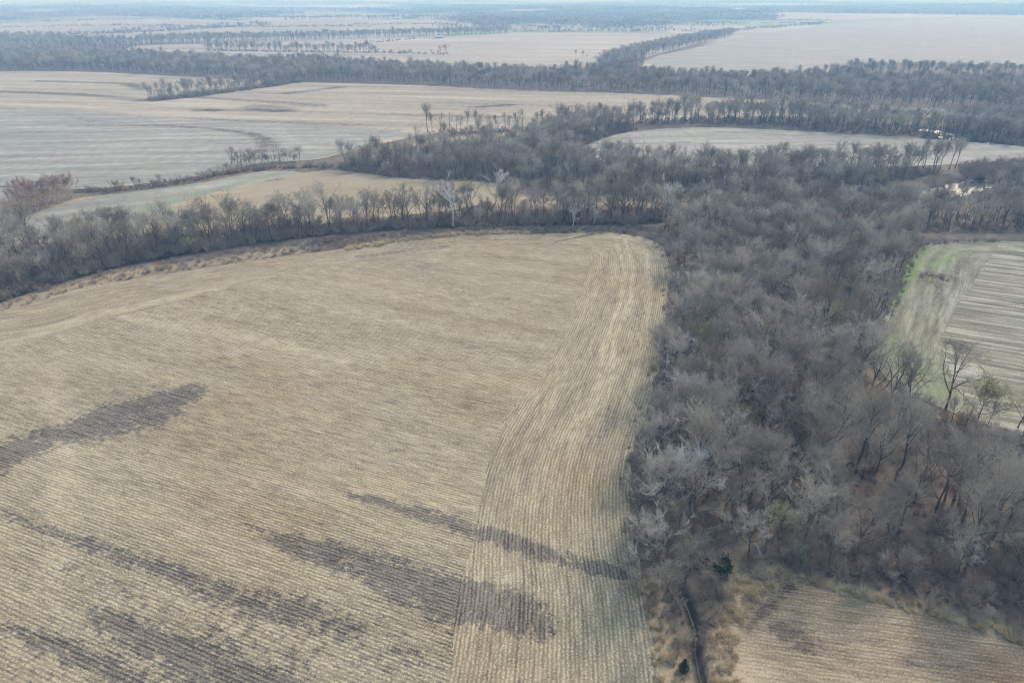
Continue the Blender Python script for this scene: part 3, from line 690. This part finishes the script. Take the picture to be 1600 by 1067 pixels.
add(along([(185, 53), (240, 50), (300, 48), (420, 44)], 5, 60, .8), [0, 3, 7], .7, 1.0)
add(along([(845, 52), (960, 52), (1060, 50)], 11, 22, .8), [7, 3, 10], .5, 1.0)
add(along([(445, 41), (500, 39), (560, 36)], 10, 60), [0, 3, 2], .9, 1.1)
add(along([(575, 41), (640, 36), (700, 33)], 12, 60), [0, 3, 2], .9, 1.1)
add(along([(690, 47), (740, 50), (800, 50)], 8, 120), [0, 3, 2], .9, 1.1)
add(fill([(1320, 660), (1370, 668), (1450, 682), (1540, 702), (1640, 725), (1740, 800), (1540, 755), (1450, 735), (1340, 715)], 6, .9), [7, 10, 7], .5, .75)
add(fill([(1140, 888), (1240, 897), (1330, 915), (1440, 940), (1540, 965), (1640, 1000), (1640, 950), (1540, 920), (1330, 880), (1160, 862)], 4.2, .7), [7, 10, 10, 9], .22, .5)
add(fill(WOOD_S, 8.5, .8), [7, 10, 7], .35, .7)
add(along([(800, 52), (1000, 50.5), (1100, 50)], 7, 60, .8), [0, 3, 7], .6, 1.0)
add(along([(1010, 45), (1100, 44), (1130, 45)], 9, 40), [0, 3], .6, .9)
add(along([(1305, 640), (1345, 648), (1400, 650), (1470, 655), (1540, 668), (1640, 695)], 4.2, 7, .8), [9, 1, 4, 10, 9], .4, .8)
REG = regions
# one-off trees: key, x, y, scale, label, category, turn
ONE = []
def one(key, p, s, label, cat='tree', h=0.0, turn=0.):
    x, y = G(*p, h); ONE.append((key, x, y, s, label, cat, turn))
one('tall', (668, 207), 1.06, 'tall solitary bare tree at the left end of the hedgerow in the tan field', turn=1.)
one('open', (1345, 652), 1.12, 'large dark forked bare tree standing in front of the striped grey field', turn=.7)
one('leaning', (1303, 636), 1.15, 'dark leaning bare tree at the left end of the open row by the striped field', turn=2.)
one('narrow', (1318, 648), .75, 'slim bare tree between the leaning tree and the large forked tree', turn=.2)
one('forked', (1387, 642), 1.12, 'bare tree with several upright stems, just right of the large forked tree', turn=.2)
one('forked', (1413, 650), .92, 'low bare tree with outspread stems above the dark brush by the striped field', turn=2.2)
one('open', (1477, 641), 1.0, 'Y-shaped bare tree standing alone before the striped rows', turn=2.8)
one('yellow', (1528, 655), 1.25, 'short tree with yellow-green leaves beside the striped field, left one of two')
one('yellow', (1590, 668), 1.25, 'yellow-leaved tree at the right edge of the picture by the striped field', turn=2)
one('narrow', (1485, 662), .45, 'thin dark bare sapling below the Y-shaped tree', turn=1)
one('yellow', (1278, 622), 1.15, 'yellow-green leaved tree inside the wood left of the leaning bare tree', turn=1)
one('yellow', (1290, 480), 1.3, 'golden topped tree on the wood edge near the left tip of the striped field', turn=1, h=12)
one('yellow', (1095, 520), 1.0, 'faint green leaved tree among grey crowns near the long field edge', turn=3, h=9)
one('yellow', (126, 378), 1.1, 'bright yellow-green tree in the river belt at far left', turn=.5)
one('dead_white', (708, 352), 1.15, 'white barked tree with twisting limbs before the dry hillside', turn=.4)
one('dead_white', (1036, 342), 1.0, 'tall white dead snag at the corner of the big stubble field', turn=1.9)
one('dead_white', (775, 318), .95, 'wide white limbed tree above the middle of the river belt', turn=3.1)
one('dead_white', (1223, 333), .8, 'slim white barked tree, left one of two in the wood below river bend field', turn=4.1)
one('dead_white', (1268, 345), .7, 'low white branching tree, right one of two in the wood below river bend field', turn=5)
one('dead_white', (658, 262), .5, 'small white barked tree in the dark thicket behind the dry hillside', turn=2)
one('dead_white', (1345, 283), .4, 'little white stem tree by the river water', turn=2)
one('dead_white', (895, 352), .5, 'small white forked stem before the dark brush of the river belt', turn=1)
one('dead_white', (928, 350), .42, 'smallest white stem just right of the small forked one in the river belt', turn=2)
one('pale', (560, 366), .8, 'pale silvery bare tree in the river belt left of the white twisting tree', turn=2)
one('silver', (1090, 705), .85, 'silvery white topped tree in the lower wood near the field edge', turn=2, h=17)
one('pale', (1062, 525), .9, 'pale grey topped tree leaning over the curved field edge', turn=4, h=16)
one('pale', (1070, 600), .9, 'pale speckled tree top, second along the curved field edge', turn=1, h=16)
one('pale', (1060, 640), .8, 'light grey twiggy tree top above the bend of the field edge', turn=3, h=15)
one('pale', (1120, 690), .8, 'pale tree behind the silvery topped tree in the lower wood', turn=5, h=15)
one('pale', (850, 262), 1.0, 'pale silvery tree at the left tip of the river bend field', turn=1)
one('pale', (900, 272), 1.0, 'light grey tree below the left tip of the river bend field', turn=1.7)
one('broad', (448, 362), 1.0, 'rounded fan-shaped bare tree rising above the river belt', turn=.5)
one('open', (330, 262), .001, '', '')
one('broad', (1168, 166), 1.1, 'large bare tree overtopping the far hedgerow', turn=.5)
one('broad', (689, 85), .85, 'left one of two bare trees at the end of the far hedge', turn=.5)
one('broad', (698, 85), .95, 'right one of two bare trees at the end of the far hedge', turn=1.5)
one('cedar', (1128, 893), 1.15, 'dark green cedar at the lower tip of the wood', 'evergreen tree')
one('cedar', (1068, 1048), .58, 'small dark green cedar bush beside the ditch', 'evergreen shrub', turn=1)
one('cedar', (1100, 880), .6, 'half hidden dark cedar left of the larger cedar', 'evergreen tree', turn=2)
ONE = [o for o in ONE if o[4]]

NAMES = {'dead_white': 'white_tree', 'pale': 'pale_tree', 'silver': 'pale_tree', 'yellow': 'yellow_leaved_tree', 'cedar': 'cedar_tree', 'red': 'bush_tree'}
def place(key, x, y, s, label, cat, turn, group=None, name=None):
    r = bpy.data.objects.new(name or NAMES.get(key, 'bare_tree'), None); C.objects.link(r)
    r.location = (x, y, float(terrain(x, y)) - .05); r.rotation_euler = (0, 0, turn); r.scale = (s, s, s)
    tag(r, label, cat, group)
    for pn, me in proto[key]:
        c = bpy.data.objects.new(pn, me); C.objects.link(c); c.parent = r
    return r
for k, x, y, s, l, c, t in ONE: place(k, x, y, s, l, c, t, 'bare trees' if k in ('tall', 'open', 'leaning', 'narrow', 'forked', 'broad') else NAMES[k].replace('_', ' ') + 's')

OXY = np.array([(o[1], o[2]) for o in ONE]); OC = np.array([(o[1], o[2]) for o in ONE if o[0] == 'cedar'])
clear = [(np.array(G(1420, 630)), 0)]
rows = []
WS = np.array(PL(WOOD_S)); WN = np.array(PL(WOOD_N)); BL = np.array(PL(BELT))
eR = np.array(PL(edgeR)); low = np.array(PL([(1130, 890), (1240, 872), (1450, 890), (1640, 930)])); rt = np.array(PL([(1440, 368), (1388, 465), (1352, 565), (1352, 600), (1330, 640), (1450, 680), (1640, 725)]))
for x, y, f, s in REG:
    if np.min((OXY[:, 0] - x) ** 2 + (OXY[:, 1] - y) ** 2) < 9: continue
    if np.min((OC[:, 0] - x) ** 2 + (OC[:, 1] - y - 0) ** 2) < 42: continue
    rows.append((x, y, f, s, rg.uniform(0, 6.28)))
def apparent(r):
    h = FORMS[r[2]][2]['H'] * r[3]; u, v, d = PR(r[0], r[1], h * .6)
    if d < 10 or u < -15 or u > 1615 or v < 0 or v > 1080: return 0
    return h / d
rows.sort(key=apparent, reverse=True)
N_IND = 275
IND = []
for x, y, f, s, t in rows[:N_IND]:
    q = np.array([[x, y]])
    u, v, dd = PR(x, y, 10)
    if poly_dist(q, eR)[0][0] < 13: z = 'by the long field ' + ('near ditch' if v > 800 else 'below bend' if v > 640 else 'above bend' if v > 480 else 'near corner'); g = 'trees along the stubble field edge of the wood'
    elif poly_dist(q, low)[0][0] < 13: z = 'above the small field, ' + ('left part' if u < 1300 else 'middle part' if u < 1460 else 'right part'); g = 'trees along the lower edge of the wood'
    elif poly_dist(q, rt)[0][0] < 13: z = 'by striped field ' + ('at far edge' if v < 480 else 'near golden tree' if v < 600 else 'near open row'); g = 'trees along the striped field side of the wood'
    elif inside(q, BL)[0]: z = 'in the river belt, ' + ('left part' if u < 300 else 'middle part' if u < 700 else 'right part'); g = 'trees of the river belt'
    elif inside(q, WS)[0]: z = 'in the lower wood, ' + ('upper ' if v < 600 else 'middle ' if v < 720 else 'lower ') + ('left' if u < 1180 else 'centre' if u < 1380 else 'right'); g = 'trees inside the lower wood'
    else: z = 'in the upper wood, ' + ('left part' if u < 1180 else 'right part'); g = 'trees inside the upper wood'
    sz = 'large' if s > 1.02 else 'small' if s < .82 else 'medium'
    IND.append((FORMS[f][0], x, y, s, t, g, '%s %s bare tree' % (sz, FORMS[f][1]), z, u))
ORD = ['', 'second', 'third', 'fourth', 'fifth', 'sixth', 'seventh', 'eighth', 'ninth', 'tenth', 'eleventh', 'twelfth', 'thirteenth', 'fourteenth', 'fifteenth', 'sixteenth', 'seventeenth', 'eighteenth']
CNT = ['', '', 'two', 'three', 'four', 'five', 'six', 'seven', 'eight', 'nine', 'ten', 'eleven', 'twelve', 'thirteen', 'fourteen', 'fifteen', 'sixteen', 'seventeen', 'eighteen']
for q in [(30, 332), (42, 338), (48, 326), (58, 333), (66, 322), (74, 327), (84, 318), (94, 320), (102, 312), (38, 322), (56, 317), (112, 309)]:
    x, y = G(*q); IND.append(('red', x, y, rg.uniform(1.15, 1.6), rg.uniform(0, 6.28), 'reddish trees of the clump at far left', 'reddish bushy tree', 'in the clump at far left', q[0]))
for q in [(2, 352), (10, 347), (20, 350), (-8, 345)]:
    x, y = G(*q); IND.append(('red', x, y, rg.uniform(.8, 1.1), rg.uniform(0, 6.28), 'low bushy trees at the left picture edge', 'low bushy tree', 'below the reddish clump', q[0]))
sets = {}
for r in IND: sets.setdefault((r[6], r[7]), []).append(r)
for (w, z), L in sets.items():
    L.sort(key=lambda r: r[8]); n = len(L)
    for k, (key, x, y, s, t, g, _w, _z, u) in enumerate(L):
        if n == 1: lab = w + ' ' + z
        else: lab = ('leftmost' if k == 0 else 'rightmost' if k == n - 1 else ORD[k] + ' from left') + ' of ' + CNT[n] + ' ' + w + 's ' + z
        if len(lab.split()) > 16: lab = lab.replace('medium ', '')
        place(key, x, y, s, lab, 'tree', t, g)
tree_objs = [joined('tree_form_%02d' % i, FORMS[i][0]) for i in range(len(FORMS))]
rest = rows[N_IND:]
R = np.array([(r[0], r[1]) for r in rest]); tz = terrain(R[:, 0], R[:, 1])
scatter('woodland', [(r[0], r[1], z, r[2], r[3], r[4]) for r, z in zip(rest, tz)], tree_objs, ('grey bare woodland filling the river bottom and the tree lines between fields', 'woodland'))

# brush under and before the trees
bushes = [mesh_obj('bush_form_%02d' % i, B.v, B.f, [BRUSH], link=False) for i, B in enumerate([make_bush(1, 2.6), make_bush(2, 2.0), make_bush(3, 3.4, 34), make_bush(4, 1.3, 20)])]
def keep_out_ditch(Q, w=.55):
    d, _ = poly_dist(Q, ditch); return Q[d > w]
bp = []
def brush(Q, h0, h1):
    Q = keep_out_ditch(Q)
    for x, y in Q: bp.append((x, y, float(terrain(x, y)) - .1, rg.integers(4), rg.uniform(h0, h1), rg.uniform(0, 6.28)))
brush(fill(WOOD_S, 3.0, .75), .5, 1.2)
brush(fill([(1128, 880), (1155, 895), (1240, 903), (1330, 925), (1440, 950), (1540, 975), (1640, 1020), (1720, 1060), (1720, 900), (1560, 885), (1330, 862), (1160, 850)], 2.7, .85), .45, 1.5)
brush(fill([(1006, 905), (1018, 935), (1040, 1010), (1060, 1030), (1076, 1000), (1068, 950), (1060, 925)], 1.3, .8), .35, .75)
brush(fill([(1098, 1010), (1118, 960), (1140, 900), (1100, 905), (1088, 950), (1096, 1000)], 1.2, .8), .4, .9)
brush(fill(WOOD_N, 3.6, .7), .5, 1.1)
brush(fill(BELT, 2.8, .85), .6, 1.7)
brush(along([(0, 478), (130, 438), (300, 412), (450, 391), (600, 371), (700, 362), (900, 358), (1020, 360)], .4, 14, .8), .18, .75)
brush(fill([(1352, 575), (1345, 640), (1420, 672), (1540, 690), (1640, 710), (1640, 690), (1500, 655), (1400, 620)], 2.4, .8), .5, 1.1)
brush(fill(MID, 4, .85), .8, 2.2)
brush(fill([(1500, 258), (1600, 254), (1700, 252), (1700, 290), (1560, 288), (1545, 279), (1500, 279)], 3, .85), .8, 2.0)
brush(fill(ROW_D, 6, .9), .9, 1.7)
brush(along([(325, 79.5), (500, 82.5), (590, 83), (700, 85.5)], 3.5, 12), 1, 2.2)
brush(along([(235, 158), (300, 152), (400, 138), (470, 128)], 1.0, 14), 1.2, 2.4)
brush(along([(670, 208), (740, 206), (860, 202)], 3, 5), .7, 1.2)
brush(along([(120, 299), (180, 298), (300, 283), (400, 262), (520, 262)], 1.1, 6, .85), .5, 1.5)
brush(along(edgeR[4:], 2.0, 4, .7), .35, .8)
brush(along(edgeS, 1.1, 3.5, .8), .25, .7)
brush(along([(1062, 915), (1078, 950), (1090, 985), (1086, 1010), (1092, 1040), (1098, 1067), (1108, 1110)], .5, 4.5, .75), .2, .55)
brush(along([(0, 56), (100, 55), (180, 53)], 4, 26, .8), 2, 4)
brush(along([(185, 53), (300, 48), (420, 44)], 4, 60, .8), 2, 4.5)
brush(along([(560, 70.5), (640, 61.5), (690, 61)], 4, 8, .5), 1, 2)
brush(along([(1438, 432), (1480, 436)], .8, 8), .35, .8)
brush(along([(1340, 655), (1450, 665), (1600, 705)], 1.0, 9, .8), .4, 1.0)
scatter('undergrowth', bp, bushes, ('brown leafless brush under and along the edges of the woods', 'undergrowth'))

# dead grass
tufts = [mesh_obj('grass_form_%02d' % i, B.v, B.f, [GRASS], link=False) for i, B in enumerate([make_tuft(1), make_tuft(2, .8), make_tuft(3, 1.3, 90)])]
gp = []
def grass(Q, h0, h1):
    Q = keep_out_ditch(Q, 1.0)
    for x, y in Q: gp.append((x, y, -.06, rg.integers(3), rg.uniform(h0, h1), rg.uniform(0, 6.28)))
grass(fill([(1112, 1110), (1108, 1040), (1112, 985), (1132, 930), (1158, 898), (1215, 893), (1225, 915), (1180, 945), (1155, 985), (1150, 1110)], 1.15, .75), .6, 1.5)
grass(fill([(1020, 1110), (1018, 1000), (1008, 930), (1003, 895), (1012, 900), (1026, 950), (1040, 1005), (1056, 1040), (1075, 1050), (1080, 1110)], 1.2, .7), .5, 1.3)
grass(along([(1215, 903), (1330, 926), (1440, 950), (1540, 980), (1640, 1022)], .7, 3.0), .6, 1.4)
grass(along([(540, 390), (620, 377), (700, 367), (830, 364)], .4, 4, .8), .8, 1.5)
grass(along([(1365, 628), (1380, 628)], .2, 4), .7, 1.2)
grass(along([(850, 316), (980, 317), (1100, 313), (1240, 309)], .6, 16, .8), .8, 1.6)
grass(along([(1380, 314), (1460, 316), (1600, 313)], .6, 12, .8), .8, 1.6)
scatter('tall_grass', gp, tufts, ('pale dead grass along the field edges and ditch', 'grass'))

# distant woods, beyond counting
def clump(seed, n=16, R=45):
    r_ = np.random.default_rng(seed); B = Buf()
    for k in range(n):
        cx, cy = r_.uniform(-R, R, 2); h = r_.uniform(10, 20); w = r_.uniform(4, 7)
        for j in range(150):
            a = r_.normal(size=3); a /= np.linalg.norm(a); a[2] = a[2] * .8
            p = np.array((cx, cy, h * .62)) + a * np.array((w, w, h * .36)) * r_.uniform(.5, 1.0)
            B.leaf(p, r_.uniform(.5, 1.1), r_)
        B.tube([np.array((cx, cy, -1.)), np.array((cx, cy, h * .6))], [.4, .25], 4)
    return B
clumps = [mesh_obj('clump_form_%02d' % i, B.v, B.f, [TWIG], link=False) for i, B in enumerate([clump(1), clump(2, 12), clump(3, 20, 60)])]
cp = []
OPEN = [(75, 23, 50, 2), (240, 28, 40, 2), (110, 33, 30, 1.5), (330, 18, 60, 1.5), (430, 22, 50, 2), (560, 16, 60, 1.5), (690, 27, 45, 2), (700, 36, 25, 1.5), (820, 23, 50, 2), (900, 33, 40, 1.2), (960, 17, 45, 1.5), (1050, 24, 40, 1.5),
        (1110, 17, 50, 1.2), (1165, 21, 40, 2.5), (1290, 9, 90, 1.2), (1440, 13, 70, 1.3), (1540, 10, 60, 1.8), (1200, 6, 120, 1), (850, 7, 120, 1), (500, 8, 120, 1), (150, 10, 100, 1.2), (640, 20, 40, 1.5)]
def cl(Q, s0=.8, s1=1.2):
    zz = np.zeros(len(Q)) - CAM_H; dd = Q[:, 1] * math.cos(PITCH) - zz * math.sin(PITCH); up = Q[:, 1] * math.sin(PITCH) + zz * math.cos(PITCH)
    U = 800 + FPX * Q[:, 0] / dd; V = 533.5 - FPX * up / dd; k = np.ones(len(Q), bool)
    for u0, v0, ru, rv in OPEN: k &= ((U - u0) / ru) ** 2 + ((V - v0) / rv) ** 2 > 1
    Q = Q[k]
    z = terrain(Q[:, 0], Q[:, 1])
    for (x, y), zz in zip(Q, z): cp.append((x, y, zz - 1, rg.integers(3), rg.uniform(s0, s1), rg.uniform(0, 6.28)))
cl(fill([('w', -3600, 2900), (0, 36), (160, 30), (300, 34), (420, 33), (430, 25), (300, 14), (0, 14), ('w', -7000, 6600)], 60, .92))
cl(fill([(560, 23), (700, 27), (760, 34), (700, 40), (760, 47), (850, 44), (980, 48), (1100, 34), (1210, 33), (1210, 27), (1000, 15), (820, 15)], 60, .95))
cl(fill([(1190, 24), (1290, 25), (1400, 24), (1600, 26), ('w', 4800, 4500), ('w', 5600, 5600), (1600, 17), (1300, 13), (1150, 14)], 65, .95))
for ln in ([(0, 45), (200, 42), (330, 47), (560, 46)], [(0, 39), (120, 36), (330, 33), (560, 31)], [(250, 36), (330, 35), (380, 38)], [(560, 45), (760, 44), (880, 47)], [(1100, 54), (1130, 51), (1290, 37)],
           [(430, 33), (600, 30), (760, 29)], [(1000, 40), (1200, 38), (1290, 37)], [(640, 36), (655, 26)], [(860, 40), (1010, 36), (1140, 36)]):
    cl(along(ln, 30, 25, .85), .3, .62)
cl(along([(1060, 33.5), (1130, 32.5), (1200, 33), (1290, 33)], 28, 30), .4, .6)
cl(along([(800, 52), (1000, 50.5), (1100, 50)], 28, 30, .7), .3, .5)
# remaining far country: patches and hedgerow lines of trees by a smooth random field
Q = fill([('w', -9500, 4300), ('w', 9500, 4300), ('w', 15500, 13500), ('w', -15500, 13500)], 130)
n1 = np.sin(Q[:, 0] / 520 + 2 * np.sin(Q[:, 1] / 900)) + np.sin(Q[:, 1] / 430 + 1.7 * np.sin(Q[:, 0] / 1100 + 1)) + .8 * np.sin((Q[:, 0] + Q[:, 1]) / 310)
cl(Q[n1 > -.5], 1.1, 1.7)
scatter('distant_woods', cp, clumps, ('hazy far-off woods on the low hills at the top of the view', 'woods'))

# ------------------------------------------------------------------ farm buildings, far off
def plain(name, c, r=.7):
    t = NT(name); p = t.pos(); t.b.inputs['Roughness'].default_value = r
    t.col(t.mix(t.ramp(t.noise(p, .4, 3), .3, .7), c, tuple(q * .85 for q in c))); return t.m
WALLM = plain('white_painted_boards', (.78, .77, .74)); REDM = plain('red_painted_boards', (.35, .1, .07)); ROOFM = plain('pale_metal_roof', (.72, .73, .74), .4)
DROOF = plain('dark_shingles', (.12, .11, .1)); GLASSM = plain('dark_window', (.03, .035, .04), .1); DOORM = plain('door_paint', (.3, .29, .27))
def box(B, x0, x1, y0, y1, z0, z1):
    k = len(B.v); B.v += [(x, y, z) for z in (z0, z1) for x, y in ((x0, y0), (x1, y0), (x1, y1), (x0, y1))]
    B.f += [(k, k + 3, k + 2, k + 1), (k + 4, k + 5, k + 6, k + 7)] + [(k + i, k + (i + 1) % 4, k + 4 + (i + 1) % 4, k + 4 + i) for i in range(4)]
def building(name, p, L, Wd, Hh, rise, wm_, rm_, label, turn=0.):
    x, y = G(*p); r = bpy.data.objects.new(name, None); C.objects.link(r); r.location = (x, y, float(terrain(x, y)) - .2); r.rotation_euler = (0, 0, turn)
    tag(r, label, 'building', 'farm buildings in the distance')
    B = Buf(); l, w = L / 2, Wd / 2; box(B, -l, l, -w, w, 0, Hh)
    k = len(B.v); B.v += [(-l, -w, Hh), (-l, w, Hh), (-l, 0, Hh + rise), (l, -w, Hh), (l, w, Hh), (l, 0, Hh + rise)]; B.f += [(k, k + 2, k + 1), (k + 3, k + 4, k + 5)]
    mesh_obj('wall', B.v, B.f, [wm_], r)
    B = Buf(); o = .6; t = .25
    for sgn in (-1, 1):
        k = len(B.v); ey = sgn * (w + o); ez = Hh - rise * o / w
        B.v += [(-l - o, ey, ez), (l + o, ey, ez), (l + o, 0, Hh + rise), (-l - o, 0, Hh + rise), (-l - o, ey, ez + t), (l + o, ey, ez + t), (l + o, 0, Hh + rise + t), (-l - o, 0, Hh + rise + t)]
        B.f += [(k, k + 1, k + 2, k + 3), (k + 4, k + 7, k + 6, k + 5), (k, k + 4, k + 5, k + 1), (k, k + 3, k + 7, k + 4), (k + 1, k + 5, k + 6, k + 2)]
    mesh_obj('roof', B.v, B.f, [rm_], r)
    B = Buf(); box(B, -1.5, 1.5, -w - .08, -w + .05, 0, min(3.4, Hh * .75)); mesh_obj('door', B.v, B.f, [DOORM], r)
    for sx in (-.65, .65):
        B = Buf(); box(B, sx * l - .8, sx * l + .8, -w - .08, -w + .05, Hh * .4, Hh * .75); mesh_obj('window', B.v, B.f, [GLASSM], r)
building('barn', (649, 23), 40, 20, 7, 4, WALLM, ROOFM, 'long white barn left of the dark grove on the horizon fields', .2)
building('barn', (668, 29), 16, 12, 6, 4, REDM, ROOFM, 'small red barn below the dark grove on the horizon fields', -.3)
building('barn', (709, 25), 22, 16, 9, 5, WALLM, ROOFM, 'tall white barn right of the dark grove on the horizon fields', 1.3)
building('barn', (622, 38.5), 22, 12, 5, 3, WALLM, ROOFM, 'low white shed on the crest of the pale mound', .1)
building('barn', (1150, 20), 34, 18, 8, 4, WALLM, ROOFM, 'white farm building at the left end of the farmstead above the grey field', .3)
building('barn', (1168, 18), 60, 22, 9, 4, WALLM, ROOFM, 'longest white barn in the middle of the farmstead above the grey field', .15)
building('farmhouse', (1205, 21), 36, 16, 7, 4, WALLM, ROOFM, 'pale farm building at the right end of the farmstead above the grey field', -.1)
building('barn', (930, 16), 36, 18, 8, 4, WALLM, ROOFM, 'white barn among hazy woods near the middle of the horizon', .1)
building('barn', (1480, 9), 120, 40, 12, 5, WALLM, ROOFM, 'wide white building far off near the right of the horizon', .05)
building('shed', (686, 60.5), 22, 9, 4, 2.5, DOORM, ROOFM, 'low grey shed in the pale field in front of the long tree line', .05)

# ------------------------------------------------------------------ haze
hb = Buf(); box(hb, -26000, 26000, -1500, 26000, -6, 103)
hm = bpy.data.materials.new('haze'); hm.use_nodes = True; hn = hm.node_tree.nodes; hn.clear()
ho = hn.new('ShaderNodeOutputMaterial'); hv = hn.new('ShaderNodeVolumePrincipled')
hv.inputs['Color'].default_value = (.29, .60, 1.0, 1); hv.inputs['Absorption Color'].default_value = (1, 1, 1, 1); hv.inputs['Density'].default_value = HAZE_DENSITY; hv.inputs['Anisotropy'].default_value = 0.0
hm.node_tree.links.new(hv.outputs[0], ho.inputs['Volume'])
hz = mesh_obj('haze', hb.v, hb.f, [hm]); tag(hz, kind='stuff')

print('rows', len(rows), 'brush', len(bp), 'grass', len(gp), 'clumps', len(cp))
